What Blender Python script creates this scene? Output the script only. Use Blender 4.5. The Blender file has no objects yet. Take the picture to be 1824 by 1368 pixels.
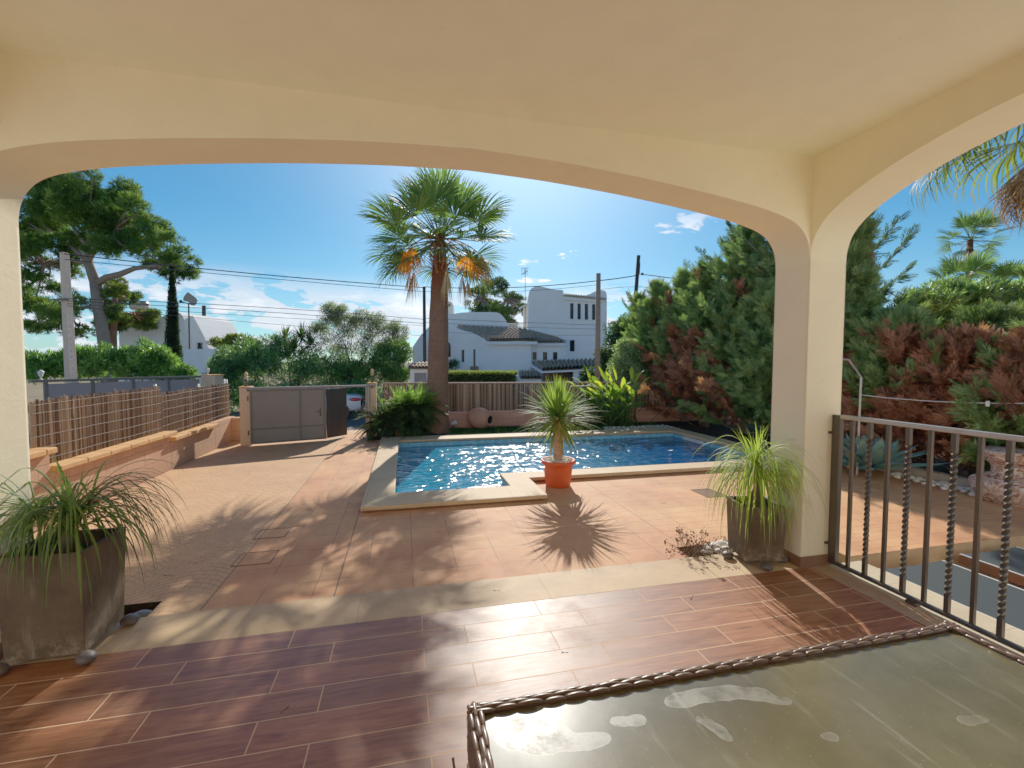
import bpy, math, random
import numpy as np
from math import radians, sin, cos, pi, sqrt
from mathutils import Matrix, Vector, Euler

random.seed(11)
rng = np.random.default_rng(11)
SC = bpy.context.scene
C = SC.collection

# ------------------------------------------------------------------ camera
YAW, PIT, ROL = radians(13.364), radians(-2.693), radians(0.147)
FPX, EYE = 807.62, 1.6
_F = np.array([sin(YAW)*cos(PIT), cos(YAW)*cos(PIT), sin(PIT)])
_R0 = np.array([cos(YAW), -sin(YAW), 0.0])
_U0 = np.cross(_R0, _F)
RT = _R0*cos(ROL) + _U0*sin(ROL)
UP = -_R0*sin(ROL) + _U0*cos(ROL)
ORI = np.array([0, 0, EYE])
HF = np.array([sin(YAW), cos(YAW), 0.0])        # level heading of the view

def ray(x, y):
    return _F + RT*(x-912)/FPX - UP*(y-684)/FPX
def DD(x, y, D):
    """survey point: sighted at photo position x, y and standing D metres ahead"""
    d = ray(x, y); return ORI + d*(D/(d@HF))
def DY(x, y, Y):
    d = ray(x, y); return ORI + d*(Y/d[1])
def DX(x, y, X):
    d = ray(x, y); return ORI + d*(X/d[0])
def GZ(x, y, z=0.0):
    d = ray(x, y); return ORI + d*((z-EYE)/d[2])

cam = bpy.data.cameras.new('camera')
cam_o = bpy.data.objects.new('camera', cam); C.objects.link(cam_o)
cam.sensor_width = 36; cam.sensor_fit = 'HORIZONTAL'; cam.lens = FPX/1824*36
cam.clip_start = 0.02; cam.clip_end = 6000
M = Matrix.Identity(4)
for i in range(3):
    M[i][0] = RT[i]; M[i][1] = UP[i]; M[i][2] = -_F[i]; M[i][3] = ORI[i]
cam_o.matrix_world = M
SC.camera = cam_o

# ------------------------------------------------------------------ object helpers
def tag(o, label=None, cat=None, group=None, kind=None):
    if label: o['label'] = label
    if cat: o['category'] = cat
    if group: o['group'] = group
    if kind: o['kind'] = kind
    return o

def thing(name, label, cat, loc=(0, 0, 0), rz=0.0, group=None):
    o = bpy.data.objects.new(name, None); C.objects.link(o)
    o.empty_display_size = 0.1
    o.location = [float(v) for v in loc]; o.rotation_euler = (0, 0, rz)
    return tag(o, label, cat, group)

def world_loc(o):
    v = np.array(o.location, float)
    return v

def mesh(name, V, F, m, parent=None, smooth=False, col=None, local=False, bevel=0, angle=35):
    V = np.asarray(V, dtype=np.float64)
    if parent is not None and not local:
        chain = []; q = parent
        while q is not None: chain.append(q); q = q.parent
        for q in reversed(chain):
            V = V - np.array(q.location, float)
            a = -q.rotation_euler[2]
            if abs(a) > 1e-9:
                V = np.stack([V[:, 0]*cos(a)-V[:, 1]*sin(a), V[:, 0]*sin(a)+V[:, 1]*cos(a), V[:, 2]], 1)
    me = bpy.data.meshes.new(name)
    if isinstance(F, np.ndarray):
        sizes = np.full(len(F), F.shape[1]); flat = F.ravel()
    else:
        sizes = np.array([len(f) for f in F]); flat = np.concatenate([np.asarray(f) for f in F])
    me.vertices.add(len(V)); me.vertices.foreach_set('co', V.astype(np.float32).ravel())
    me.loops.add(len(flat)); me.loops.foreach_set('vertex_index', flat.astype(np.int32))
    me.polygons.add(len(sizes))
    me.polygons.foreach_set('loop_start', np.concatenate([[0], np.cumsum(sizes)[:-1]]).astype(np.int32))
    me.polygons.foreach_set('use_smooth', np.full(len(sizes), bool(smooth)))
    me.update(calc_edges=True); me.validate()
    if col is not None:
        a = me.color_attributes.new('Col', 'FLOAT_COLOR', 'POINT')
        c = np.asarray(col, dtype=np.float32)
        if c.shape[1] == 3: c = np.concatenate([c, np.ones((len(c), 1), np.float32)], 1)
        a.data.foreach_set('color', c.ravel())
    ms = m if isinstance(m, (list, tuple)) else [m]
    for q in ms: me.materials.append(q)
    o = bpy.data.objects.new(name, me); C.objects.link(o)
    if parent is not None: o.parent = parent
    if bevel:
        b = o.modifiers.new('bevel', 'BEVEL'); b.width = bevel; b.segments = 2
        b.limit_method = 'ANGLE'; b.angle_limit = radians(angle)
    return o

def nrm(a):
    a = np.asarray(a, float)
    return a/np.maximum(np.linalg.norm(a, axis=-1, keepdims=True), 1e-9)

class MB:
    """collects shapes into one mesh"""
    def __init__(s): s.V = []; s.F = []; s.n = 0; s.C = []; s.c = (1, 1, 1)
    def add(s, V, F, c=None):
        V = np.asarray(V, float)
        s.V.append(V)
        for f in F: s.F.append([int(i)+s.n for i in f])
        s.n += len(V)
        cc = np.asarray(s.c if c is None else c, float)
        s.C.append(np.tile(cc, (len(V), 1)) if cc.ndim == 1 else cc)
        return s
    def box(s, x0, x1, y0, y1, z0, z1, rz=0, c=None):
        V = np.array([(x, y, z) for z in (z0, z1) for y in (y0, y1) for x in (x0, x1)], float)
        if rz:
            m = V.mean(0); d = V-m
            V = m+np.stack([d[:, 0]*cos(rz)-d[:, 1]*sin(rz), d[:, 0]*sin(rz)+d[:, 1]*cos(rz), d[:, 2]], 1)
        return s.add(V, [(0, 2, 3, 1), (4, 5, 7, 6), (0, 1, 5, 4), (2, 6, 7, 3), (0, 4, 6, 2), (1, 3, 7, 5)], c)
    def hexa(s, P, c=None):
        """8 corners: bottom ring 0-3, top ring 4-7"""
        return s.add(P, [(3, 2, 1, 0), (4, 5, 6, 7), (0, 1, 5, 4), (1, 2, 6, 5), (2, 3, 7, 6), (3, 0, 4, 7)], c)
    def bar(s, a, b, w, h, up=(0, 0, 1), c=None):
        a = np.array(a, float); b = np.array(b, float); d = nrm(b-a)
        x = nrm(np.cross(d, up)) if abs(d@np.array(up)) < .98 else np.array([1., 0, 0])
        u = nrm(np.cross(x, d))
        P = [a-x*w/2-u*h/2, a+x*w/2-u*h/2, a+x*w/2+u*h/2, a-x*w/2+u*h/2]
        P += [p+(b-a) for p in P]
        return s.hexa(P, c)
    def tube(s, path, rad, n=8, cap=True, c=None):
        P = np.asarray(path, float); k = len(P)
        r = np.full(k, rad, float) if np.isscalar(rad) else np.asarray(rad, float)
        T = nrm(np.gradient(P, axis=0))
        ref = np.array([0, 0, 1.]) if abs(T[0][2]) < .9 else np.array([1., 0, 0])
        x = nrm(np.cross(T[0], ref)); V = []
        for i in range(k):
            x = nrm(x-T[i]*(x@T[i])); y = np.cross(T[i], x)
            for j in range(n):
                a = 2*pi*j/n; V.append(P[i]+(x*cos(a)+y*sin(a))*r[i])
        F = [(i*n+j, i*n+(j+1) % n, (i+1)*n+(j+1) % n, (i+1)*n+j) for i in range(k-1) for j in range(n)]
        if cap: F += [tuple(range(n-1, -1, -1)), tuple(range((k-1)*n, k*n))]
        return s.add(V, F, c)
    def lathe(s, prof, n=24, o=(0, 0, 0), ax=None, c=None):
        o = np.array(o, float); a = np.array([0, 0, 1.]) if ax is None else nrm(ax)
        x = nrm(np.cross(a, [0.3, 1, .1])); y = np.cross(a, x); V = []
        for r, z in prof:
            for j in range(n):
                t = 2*pi*j/n; V.append(o+a*z+(x*cos(t)+y*sin(t))*r)
        k = len(prof)
        F = [(i*n+j, i*n+(j+1) % n, (i+1)*n+(j+1) % n, (i+1)*n+j) for i in range(k-1) for j in range(n)]
        return s.add(V, F, c)
    def ball(s, o, r, n=10, m=7, rot=0, c=None, jit=0):
        o = np.array(o, float); r = np.array([r]*3 if np.isscalar(r) else r, float); V = []
        for i in range(m+1):
            t = pi*i/m
            for j in range(n):
                a = 2*pi*j/n; p = np.array([sin(t)*cos(a), sin(t)*sin(a), cos(t)])*r
                if jit: p = p*(1+rng.uniform(-jit, jit)*(1 if 0 < i < m else 0))
                V.append(o+np.array([p[0]*cos(rot)-p[1]*sin(rot), p[0]*sin(rot)+p[1]*cos(rot), p[2]]))
        F = [(i*n+j, (i+1)*n+j, (i+1)*n+(j+1) % n, i*n+(j+1) % n) for i in range(m) for j in range(n)]
        return s.add(V, F, c)
    def prism(s, poly, f, c=None):
        """poly of 2-D points; f(p, t) places it at t=0 and t=1"""
        k = len(poly); V = [f(p, 0) for p in poly]+[f(p, 1) for p in poly]
        F = [tuple(range(k-1, -1, -1)), tuple(range(k, 2*k))]+[(i, (i+1) % k, k+(i+1) % k, k+i) for i in range(k)]
        return s.add(V, F, c)
    def ribbon(s, path, w, side, c=None, fold=0.0):
        P = np.asarray(path, float); k = len(P); w = np.asarray(w, float)
        T = nrm(np.gradient(P, axis=0)); S = nrm(np.asarray(side, float)-T*(T@np.asarray(side, float))[:, None])
        N = np.cross(S, T)
        if fold:
            V = np.concatenate([P-S*w[:, None]/2+N*w[:, None]*fold, P, P+S*w[:, None]/2+N*w[:, None]*fold])
            F = [(i, i+1, k+i+1, k+i) for i in range(k-1)]+[(k+i, k+i+1, 2*k+i+1, 2*k+i) for i in range(k-1)]
        else:
            V = np.concatenate([P-S*w[:, None]/2, P+S*w[:, None]/2])
            F = [(i, i+1, k+i+1, k+i) for i in range(k-1)]
        return s.add(V, F, c)
    def put(s, name, m, parent=None, smooth=False, local=False, bevel=0, col=False, angle=35):
        return mesh(name, np.concatenate(s.V), s.F, m, parent, smooth, np.concatenate(s.C) if col else None, local, bevel, angle)

# ------------------------------------------------------------------ materials
def newmat(name):
    m = bpy.data.materials.new(name); m.use_nodes = True
    nt = m.node_tree; nt.nodes.clear()
    return m, nt
class G_:
    def __init__(s, nt): s.nt = nt
    def n(s, t, **kw):
        nd = s.nt.nodes.new(t)
        for k, v in kw.items():
            if hasattr(nd, k) and k not in ('inputs',): 
                try: setattr(nd, k, v); continue
                except Exception: pass
        return nd
    def link(s, a, b): s.nt.links.new(a, b)
    def val(s, sock, v):
        if isinstance(v, (int, float)): 
            try: sock.default_value = v
            except TypeError: sock.default_value = (v, v, v)
        elif isinstance(v, (tuple, list)):
            d = list(v)
            if len(d) == 3 and len(sock.default_value) == 4: d = d+[1]
            sock.default_value = d
        else: s.link(v, sock)
    def m(s, op, a, b=0.0, c=0.0):
        nd = s.n('ShaderNodeMath', operation=op)
        s.val(nd.inputs[0], a); s.val(nd.inputs[1], b)
        if len(nd.inputs) > 2: s.val(nd.inputs[2], c)
        return nd.outputs[0]
    def vm(s, op, a, b=(0, 0, 0)):
        nd = s.n('ShaderNodeVectorMath', operation=op)
        s.val(nd.inputs[0], a); s.val(nd.inputs[1], b)
        return nd.outputs[1] if op in ('DISTANCE', 'LENGTH', 'DOT_PRODUCT') else nd.outputs[0]
    def mix(s, f, a, b, mode='MIX'):
        nd = s.n('ShaderNodeMix', data_type='RGBA', blend_type=mode)
        s.val(nd.inputs[0], f); s.val(nd.inputs[6], a); s.val(nd.inputs[7], b)
        return nd.outputs[2]
    def ramp(s, f, stops):
        nd = s.n('ShaderNodeValToRGB'); e = nd.color_ramp.elements
        while len(e) < len(stops): e.new(.5)
        for q, (p, c) in zip(e, stops):
            q.position = p; q.color = (c, c, c, 1) if isinstance(c, (int, float)) else (*c, 1)
        s.val(nd.inputs[0], f); return nd.outputs[0]
    def mr(s, v, a, b, c=0.0, d=1.0):
        nd = s.n('ShaderNodeMapRange'); nd.interpolation_type = 'SMOOTHSTEP'
        s.val(nd.inputs[0], v)
        for i, q in enumerate((a, b, c, d)): s.val(nd.inputs[i+1], q)
        return nd.outputs[0]
    def noise(s, vec, sc, det=3, rough=.55, dist=0, out=0):
        nd = s.n('ShaderNodeTexNoise')
        if vec is not None: s.link(vec, nd.inputs['Vector'])
        s.val(nd.inputs['Scale'], sc); nd.inputs['Detail'].default_value = det
        nd.inputs['Roughness'].default_value = rough; nd.inputs['Distortion'].default_value = dist
        return nd.outputs[out]
    def vor(s, vec, sc, feat='F1', out='Distance'):
        nd = s.n('ShaderNodeTexVoronoi', feature=feat)
        s.link(vec, nd.inputs['Vector']); s.val(nd.inputs['Scale'], sc)
        return nd.outputs[out]
    def pos(s): return s.n('ShaderNodeNewGeometry').outputs['Position']
    def obj(s): return s.n('ShaderNodeTexCoord').outputs['Object']
    def sep(s, v):
        nd = s.n('ShaderNodeSeparateXYZ'); s.link(v, nd.inputs[0]); return nd.outputs
    def comb(s, x, y, z=0.0):
        nd = s.n('ShaderNodeCombineXYZ'); s.val(nd.inputs[0], x); s.val(nd.inputs[1], y); s.val(nd.inputs[2], z)
        return nd.outputs[0]
    def bump(s, h, st=.5, dist=.01, normal=None):
        nd = s.n('ShaderNodeBump'); s.val(nd.inputs['Strength'], st); s.val(nd.inputs['Distance'], dist)
        s.link(h, nd.inputs['Height'])
        if normal is not None: s.link(normal, nd.inputs['Normal'])
        return nd.outputs[0]
    def pbsdf(s, col, rough=.7, spec=.3, normal=None, metal=0, coat=0):
        p = s.n('ShaderNodeBsdfPrincipled')
        s.val(p.inputs['Base Color'], col); s.val(p.inputs['Roughness'], rough)
        s.val(p.inputs['Specular IOR Level'], spec); s.val(p.inputs['Metallic'], metal)
        if coat: s.val(p.inputs['Coat Weight'], coat)
        if normal is not None: s.link(normal, p.inputs['Normal'])
        return p
    def out(s, sh):
        o = s.n('ShaderNodeOutputMaterial'); s.link(sh.outputs[0] if hasattr(sh, 'outputs') else sh, o.inputs['Surface'])
    def line(s, v, off, pitch, half):
        """1 inside a joint line repeating every pitch"""
        t = s.m('DIVIDE', s.m('SUBTRACT', v, off), pitch)
        fr = s.m('FRACT', s.m('ADD', t, 1000.5))
        return s.m('LESS_THAN', s.m('ABSOLUTE', s.m('SUBTRACT', fr, .5)), half/pitch)

def mat_flat(name, col, rough=.6, spec=.3, metal=0, vary=.12, scale=9, bump=.15, bscale=60, coat=0):
    m, nt = newmat(name); g = G_(nt); p = g.pos()
    n1 = g.noise(p, scale, 4); n2 = g.noise(p, bscale, 3)
    f = g.m('ADD', g.m('MULTIPLY', g.m('SUBTRACT', n1, .5), vary*2.4), 1.0)
    c = g.mix(1.0, col, g.comb(f, f, f), 'MULTIPLY')
    r = g.m('ADD', rough, g.m('MULTIPLY', g.m('SUBTRACT', n2, .5), .2))
    g.out(g.pbsdf(c, r, spec, g.bump(n2, bump, .004), metal, coat)); return m

def mat_leaf(name, rough=.5, trans=.35, spec=.35):
    """leaf colour comes from the mesh's colour attribute"""
    m, nt = newmat(name); g = G_(nt)
    a = g.n('ShaderNodeAttribute'); a.attribute_name = 'Col'
    p = g.pbsdf(a.outputs['Color'], rough, spec)
    t = g.n('ShaderNodeBsdfTranslucent')
    g.val(t.inputs['Color'], g.mix(1.0, a.outputs['Color'], (1.35, 1.5, .6), 'MULTIPLY'))
    mx = g.n('ShaderNodeMixShader'); mx.inputs[0].default_value = trans
    g.link(p.outputs[0], mx.inputs[1]); g.link(t.outputs[0], mx.inputs[2]); g.out(mx); return m

def mat_attr(name, rough=.7, spec=.2, bump=0, bscale=40):
    m, nt = newmat(name); g = G_(nt)
    a = g.n('ShaderNodeAttribute'); a.attribute_name = 'Col'
    n = g.noise(g.pos(), bscale, 3)
    f = g.m('ADD', g.m('MULTIPLY', g.m('SUBTRACT', n, .5), .5), 1.0)
    c = g.mix(1.0, a.outputs['Color'], g.comb(f, f, f), 'MULTIPLY')
    g.out(g.pbsdf(c, rough, spec, g.bump(n, bump, .01) if bump else None)); return m

def mat_plaster(name, col, stain=(.5, .42, .3), amt=.25, bev=.025):
    m, nt = newmat(name); g = G_(nt); p = g.pos()
    big = g.noise(p, .9, 4, .6); mid = g.noise(p, 5, 5, .6); fine = g.noise(p, 90, 3, .6)
    f = g.m('MULTIPLY', g.mr(big, .4, .75), amt)
    c = g.mix(f, col, stain, 'MULTIPLY')
    k = g.m('ADD', g.m('MULTIPLY', g.m('SUBTRACT', mid, .5), .14), 1.0)
    c = g.mix(1.0, c, g.comb(k, k, k), 'MULTIPLY')
    spots = g.mr(g.noise(p, 14, 2, .5), .70, .78)
    c = g.mix(g.m('MULTIPLY', spots, .12), c, (.45, .38, .27))
    px_, py_, pz_ = g.sep(p)
    drip = g.mr(g.noise(g.comb(g.m('MULTIPLY', px_, 22), g.m('MULTIPLY', py_, 22), g.m('MULTIPLY', pz_, .8)), 1, 3, .6), .60, .78)
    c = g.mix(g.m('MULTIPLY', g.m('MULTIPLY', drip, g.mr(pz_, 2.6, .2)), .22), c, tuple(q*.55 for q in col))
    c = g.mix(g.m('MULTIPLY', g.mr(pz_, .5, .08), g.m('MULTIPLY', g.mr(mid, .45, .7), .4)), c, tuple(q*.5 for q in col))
    trow = g.noise(g.vm('MULTIPLY', p, (3.5, 3.5, 9.0)), 1.0, 4, .6, 1.2)
    bv = g.n('ShaderNodeBevel'); bv.samples = 4; bv.inputs['Radius'].default_value = bev
    h = g.m('ADD', g.m('MULTIPLY', fine, .6), g.m('ADD', g.m('MULTIPLY', mid, 1.5), g.m('MULTIPLY', trow, 1.4)))
    g.out(g.pbsdf(c, .85, .15, g.bump(h, .32, .004, bv.outputs[0]))); return m

def mat_terrace():
    m, nt = newmat('wood_look_tiles'); g = G_(nt); p = g.pos(); x, y, z = g.sep(p)
    PW, PL = .1775, .7415
    r = g.m('DIVIDE', g.m('SUBTRACT', 2.864, y), PW); row = g.m('FLOOR', r); fr = g.m('FRACT', r)
    odd = g.m('MODULO', g.m('ADD', row, 1000), 2)
    u = g.m('DIVIDE', g.m('SUBTRACT', g.m('SUBTRACT', x, .094), g.m('MULTIPLY', odd, .2465)), PL)
    colm = g.m('FLOOR', u); fu = g.m('FRACT', u)
    gr = g.m('MAXIMUM', g.m('LESS_THAN', g.m('MULTIPLY', g.m('MINIMUM', fr, g.m('SUBTRACT', 1, fr)), PW), .0027),
             g.m('LESS_THAN', g.m('MULTIPLY', g.m('MINIMUM', fu, g.m('SUBTRACT', 1, fu)), PL), .0027))
    wn = g.n('ShaderNodeTexWhiteNoise', noise_dimensions='2D'); g.link(g.comb(row, colm), wn.inputs['Vector'])
    rnd = wn.outputs['Value']
    v = g.comb(g.m('ADD', g.m('MULTIPLY', x, 1.6), g.m('MULTIPLY', rnd, 37)), g.m('MULTIPLY', y, 16), g.m('MULTIPLY', rnd, 9))
    grain = g.noise(v, 1.7, 6, .62, .9); fine = g.noise(g.comb(g.m('MULTIPLY', x, 9), g.m('MULTIPLY', y, 110), rnd), 1.0, 4, .6)
    t = g.m('ADD', g.m('MULTIPLY', grain, .75), g.m('MULTIPLY', fine, .3))
    c = g.ramp(t, [(.28, (.075, .018, .006)), (.46, (.19, .055, .019)), (.62, (.29, .098, .037)), (.82, (.40, .17, .075))])
    k = g.m('ADD', .82, g.m('MULTIPLY', rnd, .36)); c = g.mix(1.0, c, g.comb(k, k, k), 'MULTIPLY')
    dirt = g.mr(g.noise(p, 1.3, 5, .65), .46, .72)
    c = g.mix(g.m('MULTIPLY', dirt, .20), c, (.36, .22, .13))
    c = g.mix(gr, c, (.62, .36, .19))
    rough = g.m('ADD', .36, g.m('ADD', g.m('MULTIPLY', fine, .14), g.m('MULTIPLY', dirt, .12)))
    rough = g.m('ADD', rough, g.m('MULTIPLY', gr, .4))
    h = g.m('SUBTRACT', g.m('MULTIPLY', t, .35), g.m('MULTIPLY', gr, .9))
    g.out(g.pbsdf(c, rough, .27, g.bump(h, .35, .004))); return m

def stone_mat(name, col, col2, joints=None, rough=.55, axis=0):
    m, nt = newmat(name); g = G_(nt); p = g.pos(); x, y, z = g.sep(p)
    a = g.noise(p, 3, 5, .65); b = g.noise(p, 130, 3, .7); d = g.noise(p, 22, 4, .7)
    c = g.mix(g.mr(a, .3, .7), col, col2)
    c = g.mix(g.m('MULTIPLY', g.mr(d, .52, .75), .3), c, tuple(q*.6 for q in col))
    h = g.m('ADD', g.m('MULTIPLY', b, .5), d)
    if joints:
        j = g.line((x, y)[axis], joints[0], joints[1], .0025)
        c = g.mix(g.m('MULTIPLY', j, .55), c, (.16, .11, .07)); h = g.m('SUBTRACT', h, j)
    g.out(g.pbsdf(c, g.m('ADD', rough-.04, g.m('MULTIPLY', b, .2)), .2, g.bump(h, .35, .004))); return m

def mat_deck():
    """stamped concrete: slab grid, control joints, setts in arcs on the drive"""
    m, nt = newmat('stamped_concrete'); g = G_(nt); p = g.pos(); x, y, z = g.sep(p)
    w = g.m('MULTIPLY', g.m('SUBTRACT', g.noise(p, 6, 2), .5), .018)
    xw = g.m('ADD', x, w); yw = g.m('ADD', y, w)
    grid = g.m('MAXIMUM', g.line(xw, .05, .342, .0035), g.line(yw, .1, .31, .003))
    right = g.m('GREATER_THAN', x, 2.376)
    grid2 = g.m('MAXIMUM', g.line(xw, .2, .62, .003), g.line(yw, .1, .155, .0028))
    brk = g.mr(g.noise(p, 2.3, 2), .36, .52)
    slab = g.m('MULTIPLY', g.mix(right, grid, grid2), brk)
    # setts laid in shallow arcs
    ax = g.m('SUBTRACT', g.m('FRACT', g.m('DIVIDE', x, .62)), .5)
    yy = g.m('ADD', yw, g.m('MULTIPLY', g.m('MULTIPLY', ax, ax), .75))
    rw = g.m('FLOOR', g.m('DIVIDE', yy, .066))
    hs = g.m('MULTIPLY', g.m('MODULO', g.m('ADD', rw, 1000), 2), .05)
    sett = g.m('MAXIMUM', g.line(yy, 0, .066, .0055), g.line(g.m('ADD', xw, hs), 0, .1, .004))
    drive = g.m('LESS_THAN', x, -1.30)
    sett = g.m('MULTIPLY', sett, g.mr(g.noise(p, 3.1, 4, .65), .34, .54))
    j = g.mix(drive, slab, sett)
    jn = g.m('MAXIMUM', g.m('LESS_THAN', g.m('ABSOLUTE', g.m('ADD', x, .485)), .006), g.m('LESS_THAN', g.m('ABSOLUTE', g.m('SUBTRACT', x, 2.376)), .004))
    jn = g.m('MAXIMUM', jn, g.m('MULTIPLY', g.m('LESS_THAN', g.m('ABSOLUTE', g.m('ADD', x, 1.302)), .006), .8))
    a = g.noise(p, 1.1, 6, .68); b = g.noise(p, 9, 5, .7); f = g.noise(p, 120, 2)
    c = g.ramp(a, [(.3, (.43, .155, .068)), (.5, (.60, .265, .112)), (.7, (.69, .37, .16))])
    c = g.mix(g.m('MULTIPLY', drive, .6), c, (.70, .40, .20))
    k = g.m('ADD', .78, g.m('MULTIPLY', b, .44)); c = g.mix(1.0, c, g.comb(k, k, k), 'MULTIPLY')
    wn = g.n('ShaderNodeTexWhiteNoise', noise_dimensions='2D')
    g.link(g.comb(g.m('FLOOR', g.m('DIVIDE', g.m('SUBTRACT', xw, .05), .342)), g.m('FLOOR', g.m('DIVIDE', g.m('SUBTRACT', yw, .1), .31))), wn.inputs['Vector'])
    sl_ = g.m('ADD', .92, g.m('MULTIPLY', g.m('MULTIPLY', wn.outputs['Value'], g.m('SUBTRACT', 1, drive)), .16)); c = g.mix(1.0, c, g.comb(sl_, sl_, sl_), 'MULTIPLY')
    mot = g.mr(g.noise(p, 26, 5, .75), .52, .72); c = g.mix(g.m('MULTIPLY', mot, .22), c, (.28, .14, .085))
    spots = g.mr(g.noise(p, 5, 3, .5), .68, .74); c = g.mix(g.m('MULTIPLY', spots, .35), c, (.25, .13, .08))
    c = g.mix(g.m('MULTIPLY', j, g.m('ADD', .75, g.m('MULTIPLY', drive, -.22))), c, (.20, .09, .05)); c = g.mix(g.m('MULTIPLY', jn, .8), c, (.10, .055, .04))
    h = g.m('SUBTRACT', g.m('ADD', g.m('MULTIPLY', b, .8), g.m('MULTIPLY', f, .25)), g.m('MULTIPLY', g.m('MAXIMUM', j, jn), .9))
    g.out(g.pbsdf(c, g.m('ADD', .55, g.m('MULTIPLY', b, .25)), .12, g.bump(h, .5, .006))); return m

def mat_blocks(name, col, col2, bw, bh, along):
    m, nt = newmat(name); g = G_(nt); p = g.pos(); x, y, z = g.sep(p)
    s = (x, y)[along]
    rw = g.m('FLOOR', g.m('DIVIDE', z, bh)); off = g.m('MULTIPLY', g.m('MODULO', g.m('ADD', rw, 100), 2), bw/2)
    j = g.m('MAXIMUM', g.line(z, 0, bh, .004), g.line(g.m('ADD', s, off), 0, bw, .004))
    a = g.noise(p, 2.5, 5, .65); b = g.noise(p, 30, 4, .7)
    c = g.mix(g.mr(a, .3, .7), col, col2)
    k = g.m('ADD', .8, g.m('MULTIPLY', b, .4)); c = g.mix(1.0, c, g.comb(k, k, k), 'MULTIPLY')
    c = g.mix(g.m('MULTIPLY', j, .75), c, tuple(q*.35 for q in col))
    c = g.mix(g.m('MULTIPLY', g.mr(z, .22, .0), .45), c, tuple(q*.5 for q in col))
    g.out(g.pbsdf(c, .85, .15, g.bump(g.m('SUBTRACT', b, j), .5, .006))); return m

def mat_mosaic():
    m, nt = newmat('pool_mosaic'); g = G_(nt); p = g.pos(); x, y, z = g.sep(p)
    t = .05
    cell = g.comb(g.m('FLOOR', g.m('DIVIDE', x, t)), g.m('FLOOR', g.m('DIVIDE', y, t)), g.m('FLOOR', g.m('DIVIDE', z, t)))
    wn = g.n('ShaderNodeTexWhiteNoise', noise_dimensions='3D'); g.link(cell, wn.inputs['Vector'])
    c = g.ramp(wn.outputs['Value'], [(0, (.06, .40, .62)), (.5, (.11, .52, .74)), (1, (.2, .64, .82))])
    j = g.m('MAXIMUM', g.m('MAXIMUM', g.line(x, 0, t, .003), g.line(y, 0, t, .003)), g.line(z, 0, t, .003))
    # soft net of refracted light on the shell
    cau = g.vor(g.vm('ADD', p, g.n('ShaderNodeTexNoise').outputs['Color']), 3.2, 'DISTANCE_TO_EDGE')
    c = g.mix(g.m('MULTIPLY', j, .6), c, (.45, .6, .65))
    g.out(g.pbsdf(c, .3, .4)); return m

def mat_water():
    m, nt = newmat('pool_water'); g = G_(nt); p = g.pos(); x, y, z = g.sep(p)
    v = g.comb(g.m('MULTIPLY', x, .38), y, 0.0)
    n1 = g.noise(v, 3.0, 2, .5, .5); n2 = g.noise(g.comb(g.m('MULTIPLY', x, .7), y, 0.0), 7.0, 2, .5, .7)
    h = g.m('ADD', n1, g.m('MULTIPLY', n2, .60))
    nb = g.bump(h, 1.0, .062)
    tr = g.n('ShaderNodeBsdfTransparent'); g.val(tr.inputs['Color'], (.26, .72, .92, 1))
    gl = g.n('ShaderNodeBsdfGlossy'); gl.inputs['Roughness'].default_value = .07; g.link(nb, gl.inputs['Normal'])
    g.val(gl.inputs['Color'], (1, 1, 1, 1))
    deep = g.mix(g.mr(x, 1.0, 5.2), (.002, .27, .54), (.001, .06, .26))
    df = g.n('ShaderNodeBsdfDiffuse'); g.val(df.inputs['Color'], deep); g.link(nb, df.inputs['Normal'])
    m0 = g.n('ShaderNodeMixShader'); m0.inputs[0].default_value = .6; g.link(tr.outputs[0], m0.inputs[1]); g.link(df.outputs[0], m0.inputs[2])
    fr = g.n('ShaderNodeFresnel'); fr.inputs['IOR'].default_value = 1.33; g.link(nb, fr.inputs['Normal'])
    mx = g.n('ShaderNodeMixShader'); g.val(mx.inputs[0], g.m('MAXIMUM', fr.outputs[0], .17)); g.link(m0.outputs[0], mx.inputs[1]); g.link(gl.outputs[0], mx.inputs[2])
    g.out(mx); return m

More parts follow.
